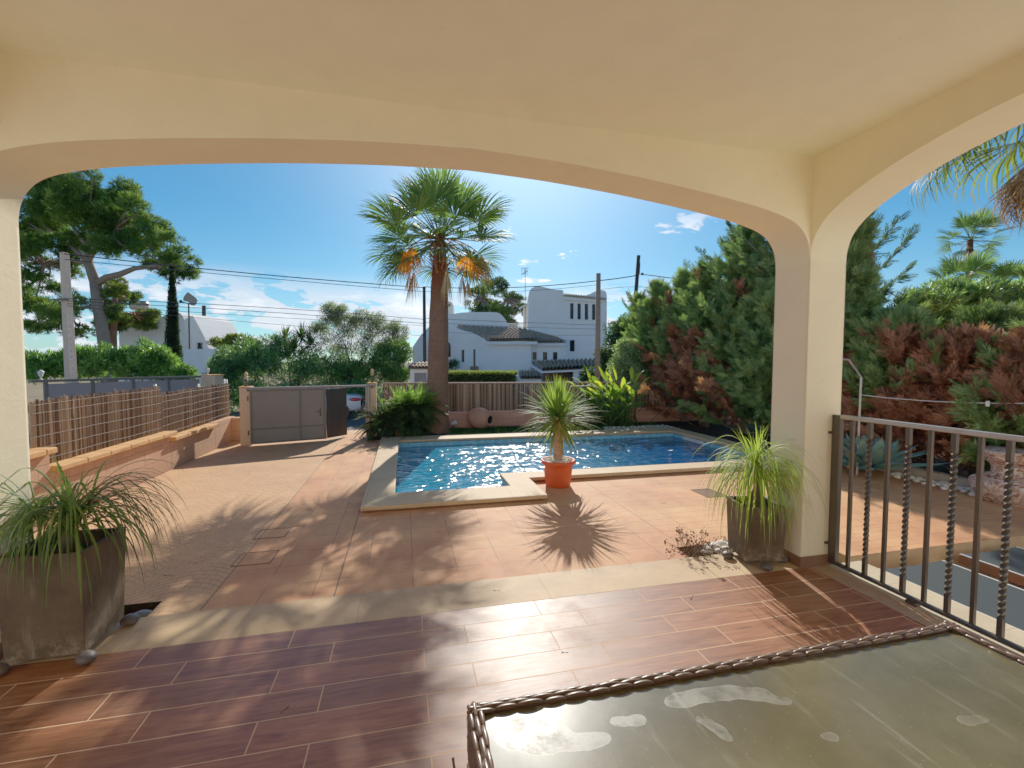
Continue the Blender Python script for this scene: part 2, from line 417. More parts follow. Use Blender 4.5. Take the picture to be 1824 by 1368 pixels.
def mat_glasstop():
    m, nt = newmat('dusty_table_glass'); g = G_(nt); p = g.pos(); x, y, z = g.sep(p)
    wob = g.m('MULTIPLY', g.m('SUBTRACT', g.noise(p, 8, 4, .6), .5), .14)
    wob2 = g.m('MULTIPLY', g.m('SUBTRACT', g.noise(p, 12, 4, .6, 0), .5), .085)
    fld = None
    for cx, cy, rx, ry in [(.255, .985, .060, .045), (.315, .955, .055, .040), (.385, .925, .035, .02), (.425, .928, .03, .02), (.50, .962, .022, .016), (.545, .955, .025, .018), (.70, .92, .018, .018), (.712, .888, .018, .018), (.715, .865, .012, .016),
                           (.675, .992, .04, .022), (.745, .992, .05, .024), (.82, .985, .05, .026), (.89, .960, .04, .022), (.935, .93, .03, .014), (.95, .81, .02, .012), (1.31, .775, .02, .016), (1.35, .77, .022, .012), (.45, .80, .03, .02)]:
        dx = g.m('DIVIDE', g.m('SUBTRACT', g.m('ADD', x, g.m('MULTIPLY', wob, .28)), cx), rx); dy = g.m('DIVIDE', g.m('SUBTRACT', g.m('ADD', y, g.m('MULTIPLY', wob2, .28)), cy), ry)
        e_ = g.m('EXPONENT', g.m('MULTIPLY', g.m('ADD', g.m('MULTIPLY', dx, dx), g.m('MULTIPLY', dy, dy)), -1.0))
        fld = e_ if fld is None else g.m('ADD', fld, e_)
    ins = g.m('MULTIPLY', g.mr(fld, .35, .42), g.mr(g.noise(p, 22, 5, .7), .25, .65)); ring = g.m('MULTIPLY', g.mr(fld, .52, .42), ins)
    dust = g.noise(p, 3, 6, .7); sp = g.mr(g.vor(p, 55), .09, .05)
    streak = g.mr(g.noise(g.comb(g.m('MULTIPLY', x, 26), g.m('MULTIPLY', y, 3.0), 0), 1.0, 4, .6), .56, .72)
    amt = g.m('ADD', g.m('ADD', g.m('MULTIPLY', ins, .045), g.m('MULTIPLY', ring, .13)), g.m('ADD', g.m('MULTIPLY', sp, .22), g.m('MULTIPLY', g.m('MULTIPLY', streak, dust), .22)))
    inner = g.m('MULTIPLY', ins, g.mr(g.noise(p, 16, 5, .7), .45, .7)); amt = g.m('ADD', amt, g.m('MULTIPLY', inner, .07))
    base = g.mix(g.mr(dust, .3, .75), (.060, .052, .022), (.105, .092, .042))
    c = g.mix(amt, base, (.62, .62, .50))
    r = g.m('ADD', .16, g.m('ADD', g.m('MULTIPLY', ins, .25), g.m('MULTIPLY', dust, .16)))
    g.out(g.pbsdf(c, r, .55)); return m

PL_CEIL = mat_plaster('ceiling_plaster', (.97, .985, .72), (.94, .94, .84), .3)
PL_BEAM = mat_plaster('arch_plaster', (.95, .87, .58), (.90, .86, .76), .35)
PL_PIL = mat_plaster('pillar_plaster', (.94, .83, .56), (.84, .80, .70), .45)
TERRACE = mat_terrace()
DECK = mat_deck()
EDGE_STONE = stone_mat('sandstone_edging', (.56, .36, .175), (.43, .26, .12), (-.3, 1.26))
COPING = stone_mat('pool_coping_stone', (.60, .40, .21), (.52, .34, .175), (-.43, .82), .6)
SKIRT = mat_flat('brown_skirting_tile', (.17, .075, .04), .35, .5, vary=.2)
WOODEDGE = mat_flat('brown_border_tile', (.34, .20, .11), .45, .4, vary=.25, scale=5)
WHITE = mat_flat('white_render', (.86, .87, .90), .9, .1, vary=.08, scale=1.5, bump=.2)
WHITE_SUN = mat_flat('cream_sunlit_render', (.82, .78, .68), .9, .1, vary=.08, scale=2)  # cream of the turret; on white walls, sunlight painted into the colour
DARK = mat_flat('dark_void', (.012, .013, .016), .3, .5, vary=.1)
GLASSW = mat_flat('window_glass', (.012, .015, .02), .15, .15, vary=.1, bump=.02)
ROOF = mat_flat('clay_roof_tile', (.30, .225, .165), .85, .15, vary=.45, scale=4)
IRON = mat_flat('dark_wrought_iron', (.075, .062, .05), .38, .5, metal=.6, vary=.2, scale=20)
GATE = mat_flat('grey_gate_metal', (.165, .15, .13), .5, .35, vary=.16, scale=2.5)
GATE2 = mat_flat('grey_gate_frame', (.095, .09, .082), .45, .4, vary=.1)
GATEDK = mat_flat('dark_gate_metal', (.035, .036, .036), .5, .4, vary=.15)
GREYF = mat_flat('grey_violet_panel', (.27, .235, .25), .55, .3, vary=.12, scale=2)
PILLARC = mat_plaster('gate_pillar_render', (.70, .48, .30), (.7, .55, .4), .3, .01)
WALLL = mat_blocks('salmon_block_wall', (.55, .29, .165), (.46, .235, .135), .40, .20, 1)
WALLR = mat_blocks('pink_block_wall', (.58, .27, .19), (.50, .23, .16), .40, .19, 0)
COPW = mat_flat('ochre_wall_coping', (.62, .30, .10), .8, .2, vary=.3, scale=6, bump=.4)
WOODP = mat_flat('weathered_pole_wood', (.30, .19, .13), .85, .15, vary=.35, scale=6)
DARKP = mat_flat('dark_pole_wood', (.045, .038, .034), .85, .15, vary=.3, scale=6)
CONC = mat_flat('concrete_pole', (.74, .52, .39), .85, .15, vary=.2, scale=5)
CABLE = mat_flat('black_cable', (.03, .03, .035), .6, .3)
LEAF = mat_leaf('leaf', .55, .42, .25)
LEAFM = mat_leaf('matt_leaf', .6, .42, .10)
LEAFG = mat_leaf('glossy_leaf', .36, .42, .45)
NEEDLE = mat_leaf('conifer_spray', .7, .34, .15)
PALMLEAF = mat_leaf('palm_leaf', .55, .36, .22)
REED = mat_attr('reed', .75, .2, .4, 30)
BARK = mat_flat('pine_bark', (.24, .17, .13), .9, .1, vary=.4, scale=8, bump=.6, bscale=25)
BARKR = mat_flat('reddish_bark', (.22, .10, .06), .9, .1, vary=.35, scale=8, bump=.6, bscale=25)
TWIG = mat_flat('twig_wood', (.11, .075, .05), .9, .1, vary=.3)
TERRA = mat_flat('orange_plastic_pot', (.60, .060, .014), .5, .35, vary=.06, scale=6)
CLAY = mat_flat('terracotta_jar', (.48, .22, .14), .8, .2, vary=.25, scale=9)
SOIL = mat_flat('dark_soil', (.05, .035, .025), .95, .05, vary=.5, scale=14, bump=1, bscale=40)
PEB = mat_flat('white_stone', (.72, .68, .60), .75, .2, vary=.15, scale=15)
PEBG = mat_flat('grey_pebble', (.085, .066, .055), .55, .35, vary=.3, scale=12)
RATTAN = mat_flat('brown_rattan', (.095, .045, .022), .33, .5, vary=.35, scale=30, bump=.2)
METALW = mat_flat('white_metal', (.75, .75, .72), .4, .4)
PIPE = mat_flat('galvanised_pipe', (.55, .48, .42), .35, .5, metal=.6)
ASPH = mat_flat('asphalt', (.07, .07, .075), .9, .15, vary=.2, scale=3, bump=.5)
GROUND = mat_flat('dry_earth', (.20, .16, .10), .95, .05, vary=.4, scale=.6, bump=.6, bscale=8)
BLUEF = mat_flat('slate_blue_sling_fabric', (.016, .026, .034), .75, .2, vary=.12, scale=6, bump=.3, bscale=300)
BEDWOOD = mat_flat('brown_lounger_timber', (.21, .085, .04), .55, .35, vary=.25, scale=10)
WATER = mat_water(); MOSAIC = mat_mosaic(); GLASSTOP = mat_glasstop()

def mat_fibre_trunk():
    m, nt = newmat('palm_trunk_bark'); g = G_(nt); p = g.pos(); x, y, z = g.sep(p)
    ringz = g.m('ADD', z, g.m('MULTIPLY', g.noise(p, 5, 3), .10))
    w = g.m('MULTIPLY', g.m('SINE', g.m('MULTIPLY', ringz, 58)), .4); b = g.noise(g.comb(g.m('MULTIPLY', x, 30), g.m('MULTIPLY', y, 30), g.m('MULTIPLY', z, 5)), 1, 5, .7)
    a = g.noise(p, 2.2, 4)
    c = g.mix(b, (.10, .050, .030), (.27, .145, .092)); c = g.mix(g.mr(z, 2.4, 3.9), c, (.15, .045, .022))
    k = g.m('ADD', .8, g.m('ADD', g.m('MULTIPLY', w, .07), g.m('MULTIPLY', a, .4))); c = g.mix(1.0, c, g.comb(k, k, k), 'MULTIPLY')
    g.out(g.pbsdf(c, .9, .1, g.bump(g.m('ADD', w, g.m('MULTIPLY', b, 2.2)), .7, .014))); return m
PTRUNK = mat_fibre_trunk()

def mat_planter():
    m, nt = newmat('weathered_planter'); g = G_(nt); p = g.pos(); x, y, z = g.sep(p)
    a = g.noise(p, 4, 6, .7); b = g.noise(p, 18, 5, .7); v = g.noise(g.comb(g.m('MULTIPLY', x, 14), g.m('MULTIPLY', y, 14), g.m('MULTIPLY', z, 2)), 1, 4, .6)
    c = g.ramp(a, [(.3, (.045, .028, .015)), (.55, (.085, .056, .031)), (.75, (.14, .10, .058))])
    c = g.mix(g.m('MULTIPLY', g.mr(v, .55, .75), .45), c, (.33, .27, .17))
    c = g.mix(g.m('MULTIPLY', g.mr(z, .2, .02), g.mr(b, .45, .65)), c, (.24, .18, .12))
    g.out(g.pbsdf(c, .7, .25, g.bump(g.m('ADD', a, b), .4, .01))); return m
PLANTER = mat_planter()

def mat_rock():
    m, nt = newmat('mottled_red_white_stone'); g = G_(nt); p = g.pos()
    w = g.noise(p, 3, 5, .7, 1.5); v = g.noise(p, 11, 6, .75, 2.0)
    c = g.ramp(v, [(.36, (.10, .025, .015)), (.46, (.34, .11, .06)), (.52, (.62, .40, .28)), (.62, (.78, .70, .62))])
    c = g.mix(g.m('MULTIPLY', g.mr(w, .52, .6), .8), c, (.66, .50, .38))
    g.out(g.pbsdf(c, .6, .3, g.bump(v, .8, .02))); return m
ROCK = mat_rock()

# ------------------------------------------------------------------ world and sun
SUN_AZ, SUN_EL = radians(14.3), radians(31)
W = bpy.data.worlds.new('World'); SC.world = W; W.use_nodes = True
nt = W.node_tree; nt.nodes.clear(); g = G_(nt)
sky = g.n('ShaderNodeTexSky'); sky.sky_type = 'NISHITA'; sky.sun_disc = False
sky.sun_elevation = SUN_EL; sky.sun_rotation = SUN_AZ; sky.altitude = 0
sky.air_density = 1.0; sky.dust_density = .35; sky.ozone_density = 2.2
tc = g.n('ShaderNodeTexCoord').outputs['Generated']
vx, vy, vz = g.sep(tc)
az = g.m('ARCTAN2', vx, vy); el = g.m('ARCSINE', vz)
cv = g.comb(g.m('MULTIPLY', az, 9.0), g.m('MULTIPLY', el, 27.0), 1.3)
cn = g.noise(cv, 1.0, 7, .6, .25); ck = g.noise(g.comb(g.m('MULTIPLY', az, 3.4), g.m('MULTIPLY', el, 9), 4.2), 1.0, 2, .5)
band = g.m('MULTIPLY', g.mr(el, .0, .03), g.mr(el, .19, .10))
dens = g.m('ADD', g.m('MULTIPLY', cn, .8), g.m('MULTIPLY', ck, .3))
cl = g.m('MULTIPLY', g.mr(dens, .50, .535), g.m('MULTIPLY', band, g.mr(az, 1.0, .6)))
hi = g.m('MULTIPLY', g.mr(dens, .64, .69), g.m('MULTIPLY', g.m('MULTIPLY', g.mr(el, .12, .18), g.mr(el, .34, .22)), g.m('MULTIPLY', g.mr(az, .70, .6), g.mr(az, -.1, .1))))
cl = g.m('MINIMUM', g.m('ADD', cl, hi), 1.0)
tint = g.mix(g.mr(el, .0, .30), (.27, .51, .63), (.10, .37, .56))
zen = g.mr(el, .42, .95, 1.0, .45)
skc = g.mix(1.0, g.mix(1.0, sky.outputs[0], tint, 'MULTIPLY'), g.comb(zen, zen, zen), 'MULTIPLY')
shade = g.mix(g.mr(cn, .5, .75), (4.6, 5.2, 6.0), (8.2, 8.3, 8.4))
skc = g.mix(g.m('MULTIPLY', cl, .9), skc, shade)
sdot = g.vm('DOT_PRODUCT', g.vm('NORMALIZE', tc), (sin(SUN_AZ)*cos(SUN_EL), cos(SUN_AZ)*cos(SUN_EL), sin(SUN_EL)))
glow = g.m('MULTIPLY', g.m('POWER', g.m('MAXIMUM', sdot, 0.0), 22), 3.2)
skc = g.mix(1.0, skc, g.comb(glow, glow, glow), 'ADD')
bg = g.n('ShaderNodeBackground'); g.link(skc, bg.inputs[0]); bg.inputs[1].default_value = .15
wo = g.n('ShaderNodeOutputWorld'); g.link(bg.outputs[0], wo.inputs[0])

sl = bpy.data.lights.new('sun', 'SUN'); sl.energy = 5.0; sl.angle = radians(.53); sl.color = (1.0, .93, .80)
so = bpy.data.objects.new('sun', sl); C.objects.link(so)
sd = Vector((sin(SUN_AZ)*cos(SUN_EL), cos(SUN_AZ)*cos(SUN_EL), sin(SUN_EL)))
so.rotation_euler = sd.to_track_quat('Z', 'Y').to_euler(); so.location = (3, 12, 9)

SC.view_settings.view_transform = 'Standard'; SC.view_settings.look = 'None'
SC.view_settings.exposure = 0; SC.view_settings.gamma = 1.52
cy = SC.cycles
cy.use_denoising = True
try: cy.denoiser = 'OPENIMAGEDENOISE'
except Exception: pass
cy.max_bounces = 12; cy.diffuse_bounces = 9; cy.glossy_bounces = 3; cy.transmission_bounces = 3; cy.transparent_max_bounces = 10
cy.caustics_reflective = False; cy.caustics_refractive = False
cy.sample_clamp_indirect = 6; cy.sample_clamp_direct = 0

# ------------------------------------------------------------------ sheets
def sheet(name, xs, ys, skip, z, m):
    V = [(x, y, z) for y in ys for x in xs]; n = len(xs); F = []
    for j in range(len(ys)-1):
        for i in range(n-1):
            if not skip((xs[i]+xs[i+1])/2, (ys[j]+ys[j+1])/2):
                F.append((j*n+i, j*n+i+1, (j+1)*n+i+1, (j+1)*n+i))
    return tag(mesh(name, V, F, m), kind='structure')

# pool outlines (metres, deck level)
PO = [(-.47, 4.99), (1.62, 4.99), (1.62, 5.80), (6.30, 5.80), (6.30, 9.66), (-.47, 9.66)]     # coping outer
PI = [(-.12, 5.48), (1.28, 5.48), (1.28, 6.13), (5.93, 6.13), (5.93, 9.16), (-.12, 9.16)]     # coping inner
PW = [(-.15, 5.45), (1.31, 5.45), (1.31, 6.10), (5.96, 6.10), (5.96, 9.19), (-.15, 9.19)]     # shell
SUNK = (3.60, 2.97, -.30)                                                                     # sunken side terrace: x from, y up to, level

def in_pool(x, y):
    return (-.15 < x < 5.96 and 6.10 < y < 9.19) or (-.15 < x < 1.31 and 5.45 < y < 6.11)
HOLES = [(-1.98, -1.60, 3.228, 3.45), (2.30, 2.92, 3.228, 3.46)]
def in_hole(x, y):
    return any(a < x < b and c < y < d for a, b, c, d in HOLES)
xs = sorted({-14, -3.6, -1.98, -1.60, -.15, 1.31, 2.30, 2.92, 3.35, 3.60, 5.96, 9.2, 16})
ys = sorted({-12, 2.2, 2.97, 3.228, 3.45, 3.46, 5.45, 6.10, 9.19, 11.3})
def deck_skip(x, y):
    if in_pool(x, y) or in_hole(x, y): return True
    if x < -3.6: return True
    if y < 3.228 and -2.6 < x < 3.6: return True       # the covered terrace
    return x > SUNK[0] and y < SUNK[1]
sheet('deck', xs, ys, deck_skip, -.012, DECK)
sheet('side_terrace', [3.60, 16], [-12, 2.97], lambda x, y: False, SUNK[2], DECK)
b = MB(); b.box(3.60, 16, 2.97, 3.10, SUNK[2]-.1, -.014)
tag(b.put('terrace_step', EDGE_STONE), kind='structure')
for a, b_, c_, d in HOLES:
    b = MB(); b.add([(a, c_, -.10), (b_, c_, -.10), (b_, d, -.10), (a, d, -.10), (a, c_, -.013), (b_, c_, -.013), (b_, d, -.013), (a, d, -.013)],
                    [(0, 1, 2, 3), (0, 4, 5, 1), (1, 5, 6, 2), (2, 6, 7, 3), (3, 7, 4, 0)])
    tag(b.put('planting_hole_ground', SOIL), kind='structure')

b = MB(); b.box(-6.0, 3.088, -3.0, 2.862, -.14, 0); tag(b.put('terrace_floor', TERRACE), kind='structure')
b = MB(); b.box(-6.0, 3.36, 2.864, 3.228, -.14, .001); tag(b.put('terrace_edge_paving', EDGE_STONE), kind='structure')
b = MB(); b.box(3.09, 3.25, -3.0, 2.862, -.14, .0); tag(b.put('terrace_border_floor', WOODEDGE), kind='structure')
b = MB(); b.box(3.252, 3.598, -3.0, 2.862, -.45, -.001); tag(b.put('terrace_ledge_paving', stone_mat('pale_ledge_stone', (.56, .45, .30), (.46, .36, .24), (.1, .6), .6, 1)), kind='structure')

# pool: shell, coping, water
b = MB()
k = len(PW)
b.add([(x, y, -1.35) for x, y in PW]+[(x, y, .0) for x, y in PW], [(0, 1, 2, 3, 4, 5)]+[(i, k+i, k+(i+1) % k, (i+1) % k) for i in range(k)])
b.box(-.15, 1.31, 5.45, 5.85, -.75, -.45); b.box(-.15, 1.31, 5.85, 6.2, -1.1, -.75)
tag(b.put('pool_floor', MOSAIC), kind='structure')
b = MB()
zt, zb = .06, .012
def P4(p, z): return (p[0], p[1], z)
V = [P4(p, zt) for p in PO]+[P4(p, zt) for p in PI]+[P4(p, zb) for p in PO]+[P4(p, zb) for p in PI]
F = []
for i in range(6):
    j = (i+1) % 6
    F += [(i, j, 6+j, 6+i), (12+j, 12+i, 18+i, 18+j), (12+i, 12+j, j, i), (6+i, 6+j, 18+j, 18+i)]
b.add(V, F)
tag(b.put('pool_coping_paving', COPING, bevel=.012), kind='structure')
b = MB()
def ins(pl, d):
    c = [(pl[0][0]+d, pl[0][1]+d), (pl[1][0]-d, pl[1][1]+d), (pl[2][0]-d, pl[2][1]+d), (pl[3][0]-d, pl[3][1]+d), (pl[4][0]-d, pl[4][1]-d), (pl[5][0]+d, pl[5][1]-d)]
    return c
PB = ins(PO, .05)
b.add([P4(p, -.02) for p in PB]+[P4(p, .013) for p in PB], [(i, (i+1) % 6, 6+(i+1) % 6, 6+i) for i in range(6)])
tag(b.put('pool_plinth_paving', SKIRT), kind='structure')
b = MB(); zw = -.075
b.add([(x, y, zw) for x, y in PW], [(0, 1, 2, 3, 4, 5)])
tag(b.put('pool_water', WATER), kind='structure')
sk = tag(MB().box(5.944, 5.958, 8.05, 8.75, -.07, .0).put('skimmer_mouth', METALW), 'white skimmer opening in the far side wall of the pool', 'skimmer')
lf = MB()
lf.add([(0, 0, 0), (.05, .02, .006), (.12, .0, .004), (.05, -.03, .002)], [(0, 1, 2, 3)])
P = GZ(1190, 803, zw)
o = lf.put('floating_leaf', PEB, local=True); o.location = (P[0], P[1], zw+.006); tag(o, 'single pale leaf floating on the dark blue end of the pool', 'leaf')

# ground beyond the property: a lane, lots and open land to the horizon
sheet('ground', [-3000, -120, -14, -3.72, 16, 160, 3000], [-200, -12, 11.42, 60, 400, 4500],
      lambda x, y: -3.72 < x < 16 and -12 < y < 11.42, -.75, GROUND)
sheet('road', [-60, 50], [14.3, 20.5], lambda x, y: False, -.74, ASPH)
rp = MB(); rp.add([(-3.3, 11.31, -.03), (0.2, 11.31, -.03), (.2, 14.4, -.73), (-3.3, 14.4, -.73)], [(0, 1, 2, 3)])
tag(rp.put('driveway_ramp', stone_mat('pale_ramp_concrete', (.52, .47, .40), (.42, .38, .33), None, .8)), kind='structure')

# planting bed and lawn behind the pool
sheet('planting_bed_ground', [-.75, 1.0], [9.70, 11.05], lambda x, y: False, -.004, SOIL)
sheet('hedge_bed_ground', [6.42, 7.10, 9.0], [3.2, 7.3, 11.1], lambda x, y: x < 7.1 and y < 7.3, -.004, SOIL)
lawn = sheet('lawn', [1.0, 6.42], [9.72, 11.05], lambda x, y: False, .0, mat_flat('lawn_soil', (.03, .06, .015), .95, .05, vary=.4))
b = MB()
N = 5200
px = rng.uniform(1.0, 6.42, N); py = rng.uniform(9.72, 11.03, N)
P = np.stack([px, py, np.zeros(N)], 1); A = nrm(np.stack([rng.normal(0, .35, N), rng.normal(0, .35, N), np.ones(N)], 1))
def cards(P, A, L, Wd, col, mid=.45, side=None):
    """one small pointed leaf per row"""
    n = len(P); L = np.broadcast_to(L, (n,))[:, None]; Wd = np.broadcast_to(Wd, (n,))[:, None]
    S = nrm(np.cross(A, nrm(rng.normal(size=(n, 3))) if side is None else side))
    V = np.stack([P, P+A*L*mid+S*Wd/2, P+A*L, P+A*L*mid-S*Wd/2], 1).reshape(-1, 3)
    F = np.arange(4*n).reshape(n, 4)
    return V, F, np.repeat(col, 4, axis=0)
def ramp2(c0, c1, t):
    t = np.clip(t, 0, 1)[:, None]; return np.array(c0)*(1-t)+np.array(c1)*t
V, F, cl = cards(P, A, rng.uniform(.03, .07, N), .008, ramp2((.02, .05, .012), (.06, .13, .03), rng.random(N)))
tag(mesh('grass', V, F, LEAF, col=cl), 'short dark green grass between the pool and the pink wall', 'grass', kind='stuff')

# ------------------------------------------------------------------ the porch
porch = thing('arched_porch', 'cream rendered porch with wide arches over the brown tiled terrace', 'porch', (3.01, 2.87, 0))
ZC = 3.15
prof = [(0, 2.36), (.004, 2.43), (.02, 2.505), (.05, 2.565), (.10, 2.622), (.18, 2.668), (.30, 2.706), (.48, 2.745), (.75, 2.786), (1.05, 2.824), (1.4, 2.862), (1.75, 2.892), (2.1, 2.915), (2.565, 2.932)]
def smooth_prof(pr, n=5):
    pr = np.array(pr); out = []
    for i in range(len(pr)-1):
        p0 = pr[max(i-1, 0)]; p1 = pr[i]; p2 = pr[i+1]; p3 = pr[min(i+2, len(pr)-1)]
        for t in np.linspace(0, 1, n, endpoint=False):
            out.append(.5*((2*p1)+(-p0+p2)*t+(2*p0-5*p1+4*p2-p3)*t*t+(-p0+3*p1-3*p2+p3)*t**3))
    out.append(pr[-1]); return np.array(out)
def arch_wall(name, u0, u1, pr, v0, v1, axis, mats):
    """wall over an opening from u0 to u1 along x (axis 0) or y (axis 1), thickness v0..v1"""
    w = (u1-u0)/2; h = smooth_prof(pr); h = h[h[:, 0] <= w+1e-6]
    if h[-1, 0] < w-1e-6: h = np.vstack([h, [w, h[-1, 1]]])
    L = [(u0+d, z) for d, z in h]; R = [(u1-d, z) for d, z in h[::-1]][1:]
    P = L+R; n = len(P)
    f = (lambda u, v, z: (u, v, z)) if axis == 0 else (lambda u, v, z: (v, u, z))
    b = MB()
    V = [f(u, v0, z) for u, z in P]+[f(u, v0, ZC+.02) for u, z in P]+[f(u, v1, z) for u, z in P]+[f(u, v1, ZC+.02) for u, z in P]
    F = []
    for i in range(n-1):
        F += [(i, i+1, n+i+1, n+i), (2*n+i+1, 2*n+i, 3*n+i, 3*n+i+1)]
    b.add(V, F)
    o1 = b.put(name, mats[0], porch)
    b = MB(); b.add([f(u, v0, z) for u, z in P]+[f(u, v1, z) for u, z in P], [(i+1, i, n+i, n+i+1) for i in range(n-1)])
    o2 = b.put('arch_soffit', mats[1], porch, smooth=True)
    return o1
arch_wall('front_arch', -2.13, 3.01, prof, 2.87, 3.20, 0, (PL_BEAM, PL_BEAM))
prof2 = [(0, 2.38), (.006, 2.46), (.03, 2.545), (.07, 2.61), (.14, 2.675), (.25, 2.74), (.42, 2.808), (.65, 2.872), (.95, 2.925), (1.25, 2.95), (1.5, 2.955)]
arch_wall('side_arch', -.13, 2.87, prof2, 3.01, 3.35, 1, (PL_BEAM, PL_BEAM))
arch_wall('side_arch', -.13, 2.87, prof2, -2.48, -2.13, 1, (PL_BEAM, PL_BEAM))
def pillar(x0, x1, y0, y1):
    b = MB(); b.box(x0, x1, y0, y1, 0, ZC+.02); b.put('pillar', PL_PIL, porch)
    t = .012
    b = MB(); b.box(x0-t, x1+t, y0-t, y0, .001, .085); b.box(x0-t, x1+t, y1, y1+t, .001, .085); b.box(x0-t, x0, y0, y1, .001, .085); b.box(x1, x1+t, y0, y1, .001, .085)
    b.put('skirting', SKIRT, porch)
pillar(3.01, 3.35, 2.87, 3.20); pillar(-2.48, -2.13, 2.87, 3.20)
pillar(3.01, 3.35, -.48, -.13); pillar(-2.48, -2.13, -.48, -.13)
b = MB(); b.box(-2.6, 3.35, -.55, 3.20, ZC, ZC+.25); b.put('ceiling', PL_CEIL, porch)
for xa in (3.01, -2.48): MB().box(xa, xa+(.34 if xa > 0 else .35), -.55, -.48, 2.5, ZC+.02).put('side_beam', PL_BEAM, porch)
b = MB(); b.box(-6, 6, -.80, -.55, -.3, ZC+.25); b.put('unseen_bounce_wall', mat_plaster('bounce_wall_plaster', (.96, .95, .90), (.96, .95, .94), .05), porch)  # unseen pale wall added close behind the camera to bounce sunlight inside

# ------------------------------------------------------------------ railing
rail = thing('iron_railing', 'dark wrought iron railing with alternating plain and twisted bars beside the pillar', 'railing', (3.29, 2.84, 0))
RX = 3.285
MB().box(RX-.02, RX+.02, 2.80, 2.865, .02, 1.20).put('post', IRON, rail, bevel=.003)
MB().box(RX-.02, RX+.02, -.12, -.06, .02, 1.20).put('post', IRON, rail, bevel=.003)
MB().box(RX-.022, RX+.022, -.12, 2.80, 1.175, 1.205).put('top_rail', mat_flat('highlit_rail_top', (.42, .39, .35), .35, .5, metal=.7, vary=.2), rail, bevel=.004)  # paler metal puts the bright highlight along the rail into its colour
MB().box(RX-.018, RX+.018, -.06, 2.80, .022, .045).put('bottom_rail', IRON, rail, bevel=.003)
for fy in (2.25, .9):
    MB().box(RX-.03, RX+.02, fy-.03, fy+.03, .0, .022).put('foot', IRON, rail)
for bz in (1.06, .18): MB().bar((RX, 2.86, bz), (RX-.05, 2.872, bz), .02, .02).put('bracket', IRON, rail)
yb = 2.712; kbar = 0
while yb > 0:
    b = MB()
    if kbar % 2 == 0:
        b.box(RX-.011, RX+.011, yb-.011, yb+.011, .045, 1.175); b.put('plain_bar', IRON, rail)
    else:
        n = 150; V = []; r = .0185
        for i in range(n+1):
            t = i/n; z = .045+1.13*t
            a = pi/4+(0 if t < .10 else (12*pi*(min(t, .90)-.10)/.8))
            V += [(RX+cos(a+q*pi/2)*r, yb+sin(a+q*pi/2)*r, z) for q in range(4)]
        F = [(i*4+q, i*4+(q+1) % 4, i*4+4+(q+1) % 4, i*4+4+q) for i in range(n) for q in range(4)]
        b.add(V, F); b.put('twisted_bar', IRON, rail)
    yb -= .1305; kbar += 1

# ------------------------------------------------------------------ rattan table with glass top
TX0, TX1, TY0, TY1, TZ = .145, 1.745, .08, 1.088, .745
table = thing('rattan_table', 'brown rattan dining table with a stained dusty glass top', 'table', ((TX0+TX1)/2, (TY0+TY1)/2, 0))
def strand_row(b, p0, p1, r, seg, ph, flat=1.0):
    p0 = np.array(p0, float); p1 = np.array(p1, float); Ln = np.linalg.norm(p1-p0); d = (p1-p0)/Ln
    t = -ph*seg
    while t < Ln:
        a, e = max(t, 0), min(t+seg*1.06, Ln)
        if e-a > .004:
            q = np.linspace(a, e, 7); s = (q-t)/(seg*1.06)
            rr = r*(.55+.45*np.sin(np.pi*np.clip(s, .02, .98))**.7)
            wob = rng.normal(0, r*.12, 3)
            b.tube([p0+d*v+wob+np.array([0, 0, r*.25*sin(pi*w)]) for v, w in zip(q, s)], rr, 6)
        t += seg
edges = [((TX0, TY1), (TX1, TY1), (0, -1)), ((TX1, TY1), (TX1, TY0), (-1, 0)), ((TX1, TY0), (TX0, TY0), (0, 1)), ((TX0, TY0), (TX0, TY1), (1, 0))]
for (a, c_, inn) in edges:
    b = MB()
    for q, (off, zz) in enumerate([(.006, TZ-.004), (.017, TZ+.001), (.028, TZ-.001)]):
        o = np.array(inn)*off
        strand_row(b, (a[0]+o[0], a[1]+o[1], zz), (c_[0]+o[0], c_[1]+o[1], zz), .0072, .062, (q*.5) % 1)
    b.put('rim', RATTAN, table, smooth=True)
    b = MB()
    for q in range(9):
        o = np.array(inn)*.006
        strand_row(b, (a[0]+o[0], a[1]+o[1], TZ-.018-.0125*q), (c_[0]+o[0], c_[1]+o[1], TZ-.018-.0125*q), .007, .062, (q*.5) % 1)
    o0 = np.array(inn)*.012; o1 = np.array(inn)*.02
    b.box(min(a[0], c_[0])+min(o0[0], o1[0]), max(a[0], c_[0])+max(o0[0], o1[0]), min(a[1], c_[1])+min(o0[1], o1[1]), max(a[1], c_[1])+max(o0[1], o1[1]), TZ-.13, TZ-.012)
    b.put('apron', RATTAN, table, smooth=True)
for lx in (TX0+.035, TX1-.035):
    for ly in (TY0+.035, TY1-.035):
        b = MB(); b.box(lx-.026, lx+.026, ly-.026, ly+.026, .012, TZ-.13)
        for q in range(36):
            z = .02+q*.0165
            for s, (ax_, ay_) in enumerate([((-1, -1), (1, -1)), ((1, -1), (1, 1)), ((1, 1), (-1, 1)), ((-1, 1), (-1, -1))]):
                b.tube([(lx+ax_[0]*.029, ly+ax_[1]*.029, z), (lx+(ax_[0]+ay_[0])*.0165, ly+(ax_[1]+ay_[1])*.0165, z+.002), (lx+ay_[0]*.029, ly+ay_[1]*.029, z)], .0075, 5)
        b.put('leg', RATTAN, table, smooth=True)
MB().box(TX0+.034, TX1-.034, TY0+.034, TY1-.034, TZ-.016, TZ-.006).put('glass_top', GLASSTOP, table)
